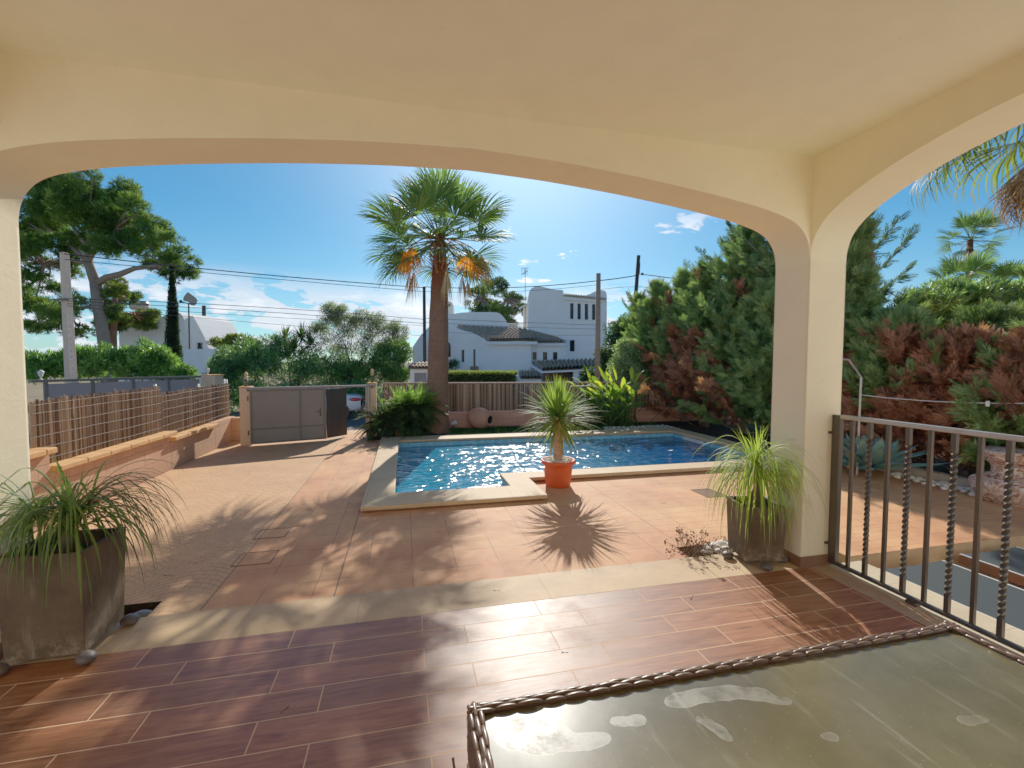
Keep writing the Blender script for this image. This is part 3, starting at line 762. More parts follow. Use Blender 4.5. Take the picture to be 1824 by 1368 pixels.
for q in range(4):
    s = np.linspace(0, 1, 8); p = np.array([TX0-.006, .88+q*.05, TZ-.07-.03*q])
    MB().tube([p+np.array([-.03*v*(1-v*.4)-.004*q, .05*v*(1 if q % 2 else -1), .04*v*v]) for v in s], .0035, 5).put('loose_strand', RATTAN, table)

# ------------------------------------------------------------------ sun loungers on the side terrace
def lounger(x0, y0, label):
    t = thing('sun_lounger', label, 'sun lounger', (x0+.35, y0-.9, SUNK[2]), 0, 'sun loungers on the side terrace')
    z = SUNK[2]+.25; w, l = .70, 1.9
    for xa in (x0, x0+w-.045):
        MB().box(xa, xa+.045, y0-l, y0, z-.075, z).put('side_rail', BEDWOOD, t, bevel=.004)
    for ya in (y0-.05, y0-l+.01):
        MB().box(x0+.045, x0+w-.045, ya-.04, ya, z-.07, z-.012).put('cross_rail', BEDWOOD, t)
    b = MB(); n = 16
    V = [(x0+.012+(w-.024)*i/6, y0-.008-(l-.016)*j/n, z+.004+.012*(0 if i in (0, 6) else -sin(pi*i/6))) for j in range(n+1) for i in range(7)]
    F = [(j*7+i, j*7+i+1, j*7+8+i, j*7+7+i) for j in range(n) for i in range(6)]
    b.add(V, F); b.put('sling', BLUEF, t, smooth=True)
    for xa in (x0+.004, x0+w-.016):
        MB().box(xa, xa+.012, y0-l+.01, y0-.01, z+.003, z+.008).put('piping', METALW, t)
    for xa in (x0+.002, x0+w-.047):
        for ya in (y0-.25, y0-l+.2):
            MB().box(xa, xa+.045, ya-.05, ya, SUNK[2], z-.075).put('leg', BEDWOOD, t)
lounger(3.68, 2.80, 'slate blue sun lounger with brown frame nearest to the railing')
lounger(4.66, 2.86, 'slate blue sun lounger with brown frame beyond the one at the railing')

# ------------------------------------------------------------------ pots and planters near the terrace
def arching(b, o, n, Lr, wr, e0, grav, cols, azr=(0, 2*pi), seg=11, kink=0.0, squash=None):
    """grass-like straps that rise from o and bend over under their weight"""
    o = np.array(o, float)
    for i in range(n):
        az = rng.uniform(*azr); e = rng.uniform(*e0); L = rng.uniform(*Lr); w = rng.uniform(*wr); gv = rng.uniform(*grav)
        d = np.array([cos(az)*cos(e), sin(az)*cos(e), sin(e)]); p = o+rng.normal(0, .015, 3); pts = [p.copy()]
        drift = rng.normal(0, .25)
        for k in range(seg):
            d = d+np.array([-sin(az)*drift*.1, cos(az)*drift*.1, -gv*(.35+k/seg)/seg*2]); d = d/np.linalg.norm(d)
            p = p+d*L/seg; pts.append(p.copy())
        pts = np.array(pts)
        if squash is not None: pts = squash(pts)
        t = np.linspace(0, 1, seg+1); ww = w*np.minimum(1, .55+t*2.2)*np.clip((1-t)*2.6, .06, 1)
        c0, c1 = cols; cc = np.array(c0)+(np.array(c1)-np.array(c0))*rng.random()
        c = np.array([cc*(1.0+.0*q) for q in t]); 
        tip = np.array([.20, .13, .04]); f = (np.clip((t-.82)/.18, 0, 1)*rng.random())[:, None]; c = c*(1-f)+tip*f
        b.ribbon(pts, ww, [-sin(az), cos(az), 0], np.concatenate([c, c, c]) , fold=.22)
def pebble(label, loc, r, m, group, rot=0.0, name='pebble'):
    b = MB(); b.ball((0, 0, 0), r, 10, 7, rot, jit=.06)
    o = b.put(name, m, smooth=True, local=True); o.location = loc
    return tag(o, label, 'pebble', group)

def planter(label, cx, cy, hw, h, rz, crown, leaves, z0=.045):
    t = thing('potted_plant', label, 'potted plant', (cx, cy, 0))
    b = MB(); w0, w1, th = hw*.90, hw, .022
    def ring(w, z): return [(cx+(x*cos(rz)-y*sin(rz))*w, cy+(x*sin(rz)+y*cos(rz))*w, z) for x, y in ((-1, -1), (1, -1), (1, 1), (-1, 1))]
    V = ring(w0, z0)+ring(w1, h)+ring(w1-th, h)+ring(w1-th, h-.13)
    F = [(3, 2, 1, 0)]+[(i+4*q, (i+1) % 4+4*q, (i+1) % 4+4*q+4, i+4*q+4) for q in range(3) for i in range(4)]
    b.add(V, F); b.put('planter_box', PLANTER, t, bevel=.006)
    b = MB(); n = 6; w = w1-th-.002; V = []
    for j in range(n+1):
        for i in range(n+1):
            x, y = (i/n*2-1)*w, (j/n*2-1)*w
            V.append((cx+x*cos(rz)-y*sin(rz), cy+x*sin(rz)+y*cos(rz), h-.075+rng.uniform(-.008, .012)))
    b.add(V, [(j*(n+1)+i, j*(n+1)+i+1, (j+1)*(n+1)+i+1, (j+1)*(n+1)+i) for j in range(n) for i in range(n)])
    b.put('soil', SOIL, t, smooth=True)
    return t
# left one: a big weathered cube with drooping straps
LP = (-1.845, 2.985)
t = planter('weathered brown cube planter with long drooping straps beside the far end of the step', LP[0], LP[1], .195, .60, 0, None, None)
b = MB(); b.tube([(LP[0]+.03, LP[1], .50), (LP[0]+.02, LP[1], .62), (LP[0]+.04, LP[1]-.01, .74)], [.055, .04, .03], 9); b.put('stem', TWIG, t, smooth=True)
b = MB(); G1, G2 = (.035, .085, .018), (.17, .27, .05)
for dx, dy, zz in [(0.04, 0, .76), (-.12, .0, .76), (.08, -.06, .70)]:
    arching(b, (LP[0]+dx, LP[1]+dy, zz), 50, (.38, .72), (.009, .016), (.2, 1.3), (1.3, 3.2), (G1, G2), (-.75, pi+.75))
    arching(b, (LP[0]+dx, LP[1]+dy, zz), 14, (.40, .62), (.008, .013), (.3, 1.2), (2.4, 4.0), (G1, G2), (pi+.75, 2*pi-.75))
arching(b, (LP[0]+.06, LP[1]+.02, .74), 45, (.6, .82), (.006, .010), (.5, 1.2), (2.4, 3.6), ((.10, .09, .03), (.16, .15, .05)), (-.5, .9))
arching(b, (LP[0]+.05, LP[1]-.02, .76), 12, (.25, .40), (.009, .014), (1.15, 1.5), (.2, .7), ((.10, .18, .04), (.16, .26, .06)))
b.put('leaves', LEAF, t, smooth=True, col=True)
# right one by the pillar
RP = (2.775, 3.085)
t = planter('brown cube planter with bright green arching straps in front of the pillar', RP[0], RP[1], .165, .475, radians(-14), None, None)
b = MB(); b.ball((RP[0], RP[1], .42), (.085, .085, .07), 12, 8); b.tube([(RP[0], RP[1], .44), (RP[0]+.02, RP[1], .60), (RP[0], RP[1], .74)], [.06, .035, .028], 9); b.put('stem', TWIG, t, smooth=True)
b = MB(); B1, B2 = (.09, .17, .022), (.34, .46, .06)
arching(b, (RP[0], RP[1], .74), 260, (.42, .80), (.006, .0105), (.0, 1.3), (1.8, 4.2), (B1, B2))
arching(b, (RP[0]-.02, RP[1], .76), 34, (.24, .40), (.007, .0105), (1.0, 1.5), (.1, .8), ((.22, .34, .06), (.34, .46, .09)))
arching(b, (RP[0], RP[1], .70), 26, (.5, .72), (.005, .008), (.1, .9), (2.0, 3.6), ((.10, .07, .03), (.16, .11, .04)), (-.6, .6))
b.put('leaves', LEAF, t, smooth=True, col=True)
for (x, y, r) in [(LP[0]+.19, LP[1]-.19, .045), (LP[0]-.19, LP[1]-.21, .05), (LP[0]+.205, LP[1]+.17, .045)]:
    pebble('grey pebble propping the weathered planter beside the far end of the step', (x, y, .030), (r*1.15, r, .032), PEBG, 'pebbles under the weathered planter', rng.uniform(0, 3))
for (x, y, r) in [(RP[0]-.06, RP[1]-.19, .05), (RP[0]+.165, RP[1]-.10, .045), (RP[0]-.20, RP[1]+.06, .045)]:
    pebble('dark pebble propping the planter in front of the pillar', (x, y, .028), (r*1.2, r, .03), PEBG, 'pebbles under the planter by the pillar', rng.uniform(0, 3))
pebble('smooth blue grey pebble lying in the dark square hole beside the planter', (-1.665, 3.315, -.045), (.075, .035, .045), mat_flat('blue_pebble', (.14, .18, .23), .5, .4), None, .5)
for (x, y, r) in [(2.52, 3.33, .05), (2.60, 3.29, .04), (2.61, 3.37, .055), (2.70, 3.31, .045), (2.72, 3.40, .06), (2.80, 3.36, .065), (2.55, 3.40, .035), (2.66, 3.42, .04), (2.46, 3.30, .035), (2.86, 3.30, .045)]:
    o = pebble('white stone lying in the planting hole beside the pillar planter', (x, y, -.02+r*.3), (r*1.15, r*.8, r*.62), PEB, 'white stones in the planting hole', rng.uniform(0, 3), 'white_stone')
# dry stems
dp = thing('dry_plant', 'small withered brown plant with seed heads at the edge of the step', 'plant', (2.38, 3.33, -.05))
b = MB(); hd = MB()
for i in range(85):
    az = rng.uniform(0, 2*pi); e = rng.uniform(.5, 1.45); L = rng.uniform(.08, .22) if i > 14 else rng.uniform(.24, .36)
    o = np.array([2.38+rng.uniform(-.10, .13), 3.325+rng.uniform(-.06, .08), -.06]); d = np.array([cos(az)*cos(e), sin(az)*cos(e), sin(e)])
    P = [o+d*L*s+np.array([0, 0, -.05*s*s])+rng.normal(0, .004, 3) for s in np.linspace(0, 1, 5)]
    b.tube(P, [.0035, .003, .0026, .002, .0015], 4)
    for q in range(3 if i > 14 else 7):
        p = P[4]+rng.normal(0, .012, 3); hd.ball(p, rng.uniform(.004, .009), 5, 4)
    if i < 40:
        for q in range(4):
            p = P[int(rng.integers(1, 5))]; e2 = p+rng.normal(0, .03, 3)+np.array([0, 0, .02]); b.tube([p, e2], [.0018, .001], 3); hd.ball(e2, rng.uniform(.003, .006), 5, 3)
DRY = mat_flat('dry_stem', (.17, .105, .065), .9, .1, vary=.3)
b.put('stems', DRY, dp); tag(hd.put('seed_heads', mat_flat('seed_head', (.13, .075, .05), .9, .1, vary=.4), dp), kind='stuff')

# the palm-like plant in the orange pot
PX, PY = 1.955, 5.60
pp = thing('potted_plant', 'spiky green plant on a bare stem in an orange pot by the pool corner', 'potted plant', (PX, PY, -.012))
zb = -.012
b = MB(); b.lathe([(.0, zb), (.155, zb), (.162, zb+.01), (.185, .20), (.192, .285), (.222, .287), (.227, .30), (.227, .332), (.22, .338), (.198, .336), (.194, .29), (.0, .285)], 40, (PX, PY, 0))
b.put('pot', TERRA, pp, smooth=True, angle=30)
b = MB()
for i in range(120):
    a = rng.uniform(0, 2*pi); r = .175*sqrt(rng.random()); s = rng.uniform(.014, .028)
    b.ball((PX+cos(a)*r, PY+sin(a)*r, .305+rng.uniform(0, .025)), (s*1.2, s, s*.8), 7, 5, a)
tag(b.put('pebbles', PEB, pp, smooth=True), kind='stuff')
prof_s = [(.066, .30), (.068, .36), (.070, .44), (.074, .52), (.080, .60), (.084, .66), (.082, .72), (.072, .77), (.050, .81), (.03, .84)]
b = MB(); b.lathe([(r*.9+.0022*sin(i*2.5), z) for i, (r, z) in enumerate(smooth_prof(prof_s, 6))], 20, (PX, PY, 0))
def mat_ringed():
    m, nt = newmat('ringed_stem'); g = G_(nt); p = g.pos(); x, y, z = g.sep(p)
    w = g.m('SINE', g.m('MULTIPLY', g.m('ADD', z, g.m('MULTIPLY', g.noise(p, 12, 3), .05)), 190)); n = g.noise(p, 16, 5, .7)
    c = g.mix(n, (.36, .18, .10), (.62, .38, .24)); g.out(g.pbsdf(c, .8, .2, g.bump(g.m('ADD', w, g.m('MULTIPLY', n, 2)), .6, .006))); return m
b.put('stem', mat_ringed(), pp, smooth=True)
b = MB()
def stiff(b, o, n, Lr, wr, er, bend, cols, droop=0):
    for i in range(n):
        az = rng.uniform(0, 2*pi); e = radians(rng.uniform(*er)); L = rng.uniform(*Lr); w = rng.uniform(*wr); bd = rng.uniform(*bend)
        d = np.array([cos(az)*cos(e), sin(az)*cos(e), sin(e)]); p = np.array(o, float)+d*.03+np.array([0, 0, rng.uniform(-.04, .05)]); pts = [p.copy()]
        for k in range(6):
            d = nrm(d+np.array([0, 0, -bd*cos(e)*(k+1)/6*.25])); p = p+d*L/6; pts.append(p.copy())
        t = np.linspace(0, 1, 7); ww = w*np.clip(.55+t*2, 0, 1)*np.clip((1-t)*1.9, .04, 1)
        cc = np.array(cols[0])+(np.array(cols[1])-np.array(cols[0]))*rng.random()
        c = np.tile(cc, (7, 1)); f = (np.clip((t-.85)/.15, 0, 1)*rng.random()*.8)[:, None]; c = c*(1-f)+np.array([.35, .2, .06])*f
        b.ribbon(pts, ww, [-sin(az), cos(az), 0], np.concatenate([c, c, c]), fold=.16)
cO = (PX, PY, .86)
stiff(b, cO, 95, (.40, .58), (.022, .031), (48, 88), (0, .6), ((.13, .25, .04), (.30, .42, .08)))
stiff(b, cO, 120, (.46, .66), (.022, .032), (2, 50), (.3, 1.3), ((.06, .14, .03), (.20, .29, .07)))
stiff(b, (PX, PY, .83), 70, (.46, .62), (.020, .029), (-55, 4), (.3, 1.4), ((.06, .12, .025), (.20, .25, .06)))
stiff(b, (PX, PY, .83), 14, (.40, .55), (.014, .020), (-55, 20), (.2, 1.0), ((.28, .20, .09), (.40, .30, .16)))
b.put('leaves', LEAFM, pp, smooth=True, col=True)

# small things let into the paving
def frame(name, label, cat, x0, x1, y0, y1, m, mi, z=-.012, w=.012):
    t = thing(name, label, cat, ((x0+x1)/2, (y0+y1)/2, z))
    b = MB(); b.box(x0, x1, y0, y0+w, z, z+.006); b.box(x0, x1, y1-w, y1, z, z+.006); b.box(x0, x0+w, y0+w, y1-w, z, z+.006); b.box(x1-w, x1, y0+w, y1-w, z, z+.006)
    b.put('frame', m, t)
    MB().box(x0+w, x1-w, y0+w, y1-w, z-.02, z+.003).put('lid', mi, t)
FR = mat_flat('dark_joint_frame', (.20, .11, .07), .7, .3)
frame('inspection_cover', 'square paved inspection cover nearest to the step', 'inspection cover', -1.345, -1.055, 3.91, 4.17, FR, DECK, w=.009)
frame('inspection_cover', 'square paved inspection cover nearer to the pool', 'inspection cover', -1.352, -1.08, 4.48, 4.72, FR, DECK, w=.012)
frame('drain_cover', 'small reddish brown cover set in the paving behind the planter', 'drain cover', 3.53, 3.80, 4.68, 5.02, SKIRT, SKIRT)

LEAFD = mat_flat('dry_fallen_leaf', (.15, .075, .035), .8, .15, vary=.4)
for x, y, z in [(-1.62, 4.05, -.012), (-1.75, 3.86, -.012), (-1.06, 4.76, -.012), (-1.45, 6.3, -.012), (-.62, 5.4, -.012), (-2.5, 5.1, -.012), (-2.2, 7.2, -.012), (.3, 4.3, -.012), (1.15, 3.7, -.012), (3.9, 4.55, -.012), (4.05, 4.62, -.012), (2.9, 4.6, -.012),
                (-.9, 7.4, -.012), (.62, 3.05, .001), (-1.3, 1.75, 0), (.85, 2.3, 0), (1.9, 2.66, 0), (-.55, 2.2, 0)]:
    a = rng.uniform(0, 6.28); b = MB(); q = rng.uniform(.018, .034)
    b.ribbon([(-q, 0, .004), (-q*.3, .003, .001), (q*.4, 0, .002), (q, -.004, .008)], [.003, q*.8, q*.7, .002], (0, 1, 0), fold=.25)
    o = b.put('fallen_leaf', LEAFD, local=True); o.location = (x, y, z); o.rotation_euler = (0, 0, a)
    tag(o, 'tiny dry brown leaf fallen on the paving', 'leaf', 'dry leaves fallen on the paving')

# ------------------------------------------------------------------ boundary walls, reed fences, gates
wl = thing('boundary_wall', 'low salmon block wall with stepped ochre coping along the drive', 'wall', (-3.5, 7.5, 0))
b = MB()
b.box(-3.60, -3.40, 2.0, 5.35, -.3, .70); b.box(-3.60, -3.40, 5.35, 7.72, -.3, .505); b.box(-3.60, -3.40, 7.72, 9.34, -.3, .415); b.box(-3.60, -3.40, 9.34, 10.36, -.3, .485)
b.box(-3.40, -3.08, 10.16, 10.36, -.3, .47)
b.put('block_courses', WALLL, wl, bevel=.006)
for y0, y1, z in [(2.0, 5.345, .70), (5.37, 7.76, .505), (7.70, 9.34, .415)]:
    b = MB(); yy = y0
    while yy < y1-.02:
        e = min(yy+.40, y1); b.box(-3.63, -3.325, yy+.002, e-.002, z+.001, z+.062); yy = e
    b.put('coping', COPW, wl, bevel=.012)

REEDC = [(.20, .125, .080), (.31, .205, .135), (.42, .295, .195), (.25, .165, .105), (.10, .058, .036)]
def reed_panel(label, a, e, z0a, z1a, z0e, z1e, pitch, group='reed fences', roll=False, name='reed_fence'):
    a = np.array(a, float); e = np.array(e, float); L = np.linalg.norm(e-a); d = (e-a)/L; nrm_ = np.array([-d[1], d[0]])
    t = thing(name, label, 'reed fence', ((a[0]+e[0])/2, (a[1]+e[1])/2, 0), 0, group)
    n = int(L/pitch); b = MB(); V = []; F = []; cl = []
    seed = rng.uniform(0, 9)
    for i in range(n):
        s = (i+.5)/n*L; f = s/L; r = pitch*rng.uniform(.46, .78)
        z0 = z0a+(z0e-z0a)*f; z1 = z1a+(z1e-z1a)*f+(rng.normal(0, .016) if not roll else 0)
        o = a+d*s+nrm_*rng.normal(0, pitch*.22); lean = rng.normal(0, .008)
        c = np.array(REEDC[int(rng.integers(0, 5))])*(1+.25*sin(s*5+seed)*sin(s*2.3))*rng.uniform(.8, 1.15)
        k = len(V)
        for q, zz in enumerate((z0, z1)):
            for j in range(5):
                w = 2*pi*j/5; x = o+d*(cos(w)*r+lean*q)+nrm_*sin(w)*r
                V.append((x[0], x[1], zz)); cl.append(c*(.75 if q == 0 else 1.05))
        F += [(k+j, k+(j+1) % 5, k+5+(j+1) % 5, k+5+j) for j in range(5)]+[(k+5, k+6, k+7, k+8, k+9)]
    b.add(V, F, np.array(cl)); b.put('reeds', REED, t, col=True)
    w = MB()
    for f in (.10, .28, .46, .64, .82, .95):
        for sd in (-1, 1):
            ps = []
            for s in np.linspace(0, 1, 9):
                z = (z0a+(z0e-z0a)*s)*(1-f)+(z1a+(z1e-z1a)*s)*f+rng.normal(0, .004)
                p = a+d*L*s+nrm_*sd*pitch*1.1; ps.append((p[0], p[1], z))
            w.tube(ps, .0022, 4)
    w.put('binding_wires', mat_wire, t)
    if roll:
        w = MB(); w.tube([(a[0], a[1], z1a), (e[0], e[1], z1e)], .022, 8); w.put('cane_cap', CANE, t)
    return t
mat_wire = mat_flat('binding_cane', (.15, .10, .07), .7, .2, vary=.3)
CANE = mat_flat('cane_cap', (.33, .20, .13), .7, .2, vary=.3, scale=12)
reed_panel('brown reed fence panel above the nearer and higher stretch of wall', (-3.50, 5.28), (-3.50, 7.66), .565, 1.215, .565, 1.225, .0135)
reed_panel('brown reed fence panel between the step in the wall and the gate pillar', (-3.50, 7.69), (-3.52, 10.42), .47, 1.125, .49, 1.155, .0135)
reed_panel('brown reed screen roll standing right beside the porch pillar', (-3.52, 3.2), (-3.48, 5.2), .765, 1.33, .765, 1.32, .0135)
for (y, z0, z1) in [(5.27, .56, 1.42), (7.675, .47, 1.27), (9.1, .47, 1.21), (10.30, .47, 1.25), (10.42, .47, 1.24)]:
    o = MB().tube([(-3.56, y, z0), (-3.56, y, z1)], .017, 8).put('fence_post', METALW, smooth=True)
    tag(o, 'thin pale metal post holding the reed fence along the drive', 'post', 'thin fence posts along the drive')
wr = thing('boundary_wall', 'low pink block wall behind the pool under the cane fence', 'wall', (3.5, 11.2, 0))
b = MB(); b.box(-.55, 9.0, 11.15, 11.35, -.8, .345); b.put('block_courses', WALLR, wr)
b = MB(); b.box(-.57, 9.0, 11.12, 11.38, .347, .385); b.put('coping', mat_flat('pink_coping', (.60, .33, .25), .8, .2, vary=.2), wr, bevel=.01)
reed_panel('cane fence with rolled top edge on the pink wall behind the pool', (-.50, 11.25), (8.0, 11.25), .385, 1.095, .385, 1.06, .021, roll=True)

gx, gy = -2.96, 9.60
def gate_pillar(label, x, y, w, h):
    t = thing('gate_pillar', label, 'gate pillar', (x, y, 0), 0, None)
    MB().box(x-w/2, x+w/2, y-w/2, y+w/2, -.2, h).put('shaft', PILLARC, t, bevel=.006)
    MB().box(x-w/2-.008, x+w/2+.008, y-w/2-.008, y+w/2+.008, h, h+.03).put('cap', COPW, t, bevel=.006)
    return t
gate_pillar('cream gate pillar at the end of the reed fence', -2.975, 9.70, .19, 1.10)
gate_pillar('cream gate pillar beside the open pedestrian gate', -.685, 10.32, .17, 1.13)
def bollard(label, x, y, z, h):
    t = thing('pillar_lamp', label, 'lamp', (x, y, z), 0, None)
    MB().tube([(x, y, z), (x, y, z+h*.5)], .022, 10).put('stem', IRON, t, smooth=True)
    b = MB(); r = .034
    for q in range(4): b.lathe([(.012, z+h*(.52+.11*q)), (r, z+h*(.53+.11*q)), (r, z+h*(.58+.11*q)), (.012, z+h*(.61+.11*q))], 12, (x, y, 0))
    b.lathe([(.016, z+h*.5), (.016, z+h)], 8, (x, y, 0)); b.put('louvres', mat_flat('brass_lamp_louvre', (.55, .40, .14), .45, .5, metal=.2), t, smooth=True)
bollard('small louvred lamp on the gate pillar at the end of the reed fence', -2.975, 9.70, 1.13, .28)
bollard('small louvred lamp on the gate pillar beside the open pedestrian gate', -.685, 10.32, 1.16, .30)

A = np.array([-2.88, 9.56]); Bp = np.array([-.78, 10.18]); gd = nrm(Bp-A)
def gpt(s, off=0.0): return A+gd*s+np.array([-gd[1], gd[0]])*off
gt = thing('driveway_gate', 'grey metal driveway gate of plain panels in a frame', 'gate', (A[0]+.67, A[1]+.2, 0))
GL = 1.36
def gbox(name, s0, s1, z0, z1, th, m, off=0.0, par=gt):
    P = [];
    for z in (z0, z1):
        for s, o in ((s0, off-th/2), (s1, off-th/2), (s1, off+th/2), (s0, off+th/2)):
            p = gpt(s, o); P.append((p[0], p[1], z))
    b = MB(); b.hexa(P); return b.put(name, m, par)
for s0, s1 in ((0, .05), (.86, .90), (GL-.05, GL)): gbox('stile', s0, s1, .02, 1.07, .05, GATE2)
for s0, s1 in ((.05, .86), (.90, GL-.05)):
    gbox('frame_rail', s0, s1, .02, .06, .046, GATE2); gbox('frame_rail', s0, s1, .29, .325, .046, GATE2)
    gbox('panel', s0, s1, .06, .29, .022, GATE); gbox('panel', s0, s1, .325, 1.03, .022, GATE); gbox('frame_rail', s0, s1, 1.03, 1.07, .046, GATE2)
for z in (.2, .86):
    p = gpt(-.025); MB().tube([(p[0], p[1]-.02, z), (p[0], p[1]-.02, z+.09)], .014, 8).put('hinge', IRON, gt)
p = gpt(GL-.11, -.03); MB().tube([(p[0], p[1]+.02, .60), (p[0], p[1]-.02, .60), (p[0]-.07, p[1]-.025, .60)], .008, 6).put('handle', IRON, gt)
p = gpt(GL-.11, -.018); MB().box(p[0]-.012, p[0]+.012, p[1]-.008, p[1]+.004, .50, .66).put('lock_plate', GATEDK, gt)
ov = thing('gate_beam', 'long rusty grey rail over the gate and the open doorway', 'rail', (-1.8, 9.9, 1.1))
P = [];
for z in (1.075, 1.115):
    for s, o in ((-.05, -.05), (2.36, -.05), (2.36, .05), (-.05, .05)):
        p = gpt(s, o); P.append((p[0], p[1], z))
b = MB(); b.hexa(P); b.put('beam', mat_flat('rusty_grey_rail', (.16, .15, .15), .45, .4, vary=.3, scale=8, metal=.3), ov)
for s in (-.02, 2.3):
    p = gpt(s); MB().tube([(p[0], p[1], 1.04), (p[0], p[1], 1.075)], .022, 8).put('roller', IRON, ov)
pg = thing('pedestrian_gate', 'dark ribbed metal leaf of the open pedestrian gate', 'gate', (gpt(GL+.02)[0], gpt(GL+.02)[1], 0))
dl = np.array([.40, .55]); dl = nrm(np.array([.36, .42]))
b = MB(); p0 = gpt(GL+.015); n = 12; Ld = .52
for i in range(n):
    q0 = p0+dl*Ld*i/n; q1 = p0+dl*Ld*(i+.86)/n; nn = np.array([-dl[1], dl[0]])*.014
    b.hexa([(*(q0-nn), .03), (*(q1-nn), .03), (*(q1+nn), .03), (*(q0+nn), .03), (*(q0-nn), 1.05), (*(q1-nn), 1.05), (*(q1+nn), 1.05), (*(q0+nn), 1.05)])
nn = np.array([-dl[1], dl[0]])*.006; q1 = p0+dl*Ld
b.hexa([(*(p0-nn), .035), (*(q1-nn), .035), (*(q1+nn), .035), (*(p0+nn), .035), (*(p0-nn), 1.045), (*(q1-nn), 1.045), (*(q1+nn), 1.045), (*(p0+nn), 1.045)])
b.put('leaf', GATEDK, pg)
b = MB(); qh = p0+dl*(Ld-.05); b.tube([(qh[0]+.03, qh[1]-.03, .55), (qh[0]+.03, qh[1]-.03, .67)], .009, 6); b.put('handle', IRON, pg)
po = thing('gate_post', 'grey steel channel post at the edge of the open doorway', 'post', (-.78, 10.18, 0))
b = MB(); b.box(-.81, -.795, 10.14, 10.24, -.02, 1.075); b.box(-.755, -.74, 10.14, 10.24, -.02, 1.075); b.box(-.795, -.755, 10.19, 10.2, -.02, 1.075)
b.put('channel', mat_flat('galvanised_channel', (.32, .31, .31), .45, .5, metal=.5, vary=.2), po)
# garden jar and small spotlight
jar = thing('clay_jar', 'big terracotta jar lying on its side against the pink wall', 'jar', (1.86, 10.85, .24))
ax = nrm([.62, -.78, -.05]); ctr = np.array([1.80, 10.88, .245])
pj = [(.0, -.36), (.09, -.345), (.17, -.29), (.235, -.19), (.262, -.07), (.255, .05), (.215, .16), (.155, .235), (.118, .265), (.112, .285), (.128, .300), (.128, .318), (.108, .322), (.095, .30), (.09, .26), (.06, .10), (.0, .05)]
b = MB(); b.lathe(pj[:12], 32, ctr, ax); b.put('body', CLAY, jar, smooth=True)
b = MB(); b.lathe(pj[11:14], 32, ctr, ax); b.put('lip', CLAY, jar, smooth=True)
b = MB(); b.lathe(pj[13:], 32, ctr, ax); b.put('mouth', DARK, jar, smooth=True)
sp = thing('garden_spotlight', 'small white garden spotlight beside the palm trunk', 'spotlight', (1.12, 10.9, 0))
b = MB(); b.tube([(1.12, 10.9, -.01), (1.12, 10.9, .11)], .012, 6); b.put('spike', IRON, sp)
b = MB(); b.lathe([(0, -.07), (.03, -.06), (.048, .04), (.05, .07), (.0, .06)], 14, (1.15, 10.88, .15), nrm([.8, -.3, .35])); b.put('head', METALW, sp, smooth=True)
fb = thing('bar_on_post', 'pale metal bar on a dark post in front of the cane fence', 'towel rack', (4.55, 10.95, 0))  # bar and post of unknown use
p0 = DY(1016, 688, 10.95); p1 = DY(1066, 687, 10.95)
MB().bar(p0, p1, .03, .025).put('bar', METALW, fb)
MB().bar((p1[0], 10.95, 0), (p1[0], 10.95, p1[2]+.18), .045, .045, (0, 1, 0)).put('post', IRON, fb)
MB().bar((p0[0]+.02, 10.95, 0), (p0[0]+.02, 10.95, p0[2]-.015), .02, .02, (0, 1, 0)).put('post', IRON, fb)

# ------------------------------------------------------------------ white car in the lane
car0 = DD(642, 735, 18.9); cx0, cy0, cz0 = car0[0], car0[1]+.8, -.74
car = thing('parked_car', 'white saloon car with a red tail light parked in the lane behind the gate', 'car', (cx0-2.2, cy0, cz0))
PAINT = mat_flat('white_car_paint', (.80, .81, .82), .25, .5, vary=.02, bump=.0, coat=.6)
TYRE = mat_flat('tyre_rubber', (.02, .02, .02), .8, .2); RIM = mat_flat('alloy_rim', (.45, .46, .48), .3, .5, metal=.8)
REDL = mat_flat('red_tail_light', (.55, .015, .02), .15, .5, vary=.05, coat=.5)
def loft(stations, n=22, e=4.0):
    V = []
    for x, hw, z0, z1 in stations:
        for j in range(n):
            a = 2*pi*(j+.5)/n; c_, s_ = cos(a), sin(a)
            V.append((cx0+x, cy0+hw*np.sign(c_)*abs(c_)**(2/e), cz0+(z0+z1)/2+(z1-z0)/2*np.sign(s_)*abs(s_)**(2/e)))
    k = len(stations)
    F = [(i*n+j, i*n+(j+1) % n, (i+1)*n+(j+1) % n, (i+1)*n+j) for i in range(k-1) for j in range(n)]+[tuple(range(n)), tuple(range((k-1)*n, k*n))]
    return V, F
b = MB(); b.add(*loft([(0, .62, .42, .78), (-.04, .76, .34, .88), (-.16, .84, .28, .94), (-.4, .87, .25, .965), (-.9, .88, .23, .96), (-1.6, .88, .2, .93), (-3.2, .88, .2, .90), (-3.9, .86, .23, .82), (-4.25, .76, .3, .72), (-4.36, .6, .36, .62)]))
b.put('body', PAINT, car, smooth=True)
b = MB(); b.add(*loft([(-.72, .56, .86, .97), (-1.25, .66, .84, 1.16), (-1.8, .69, .84, 1.25), (-2.4, .69, .84, 1.26), (-3.0, .63, .84, 1.10), (-3.35, .58, .84, .94)], e=3.2)); b.put('windows', GLASSW, car, smooth=True)
b = MB(); b.add(*loft([(-1.22, .58, 1.13, 1.18), (-1.8, .62, 1.22, 1.275), (-2.35, .62, 1.23, 1.28), (-2.62, .57, 1.17, 1.225)], e=3)); b.put('roof', PAINT, car, smooth=True)
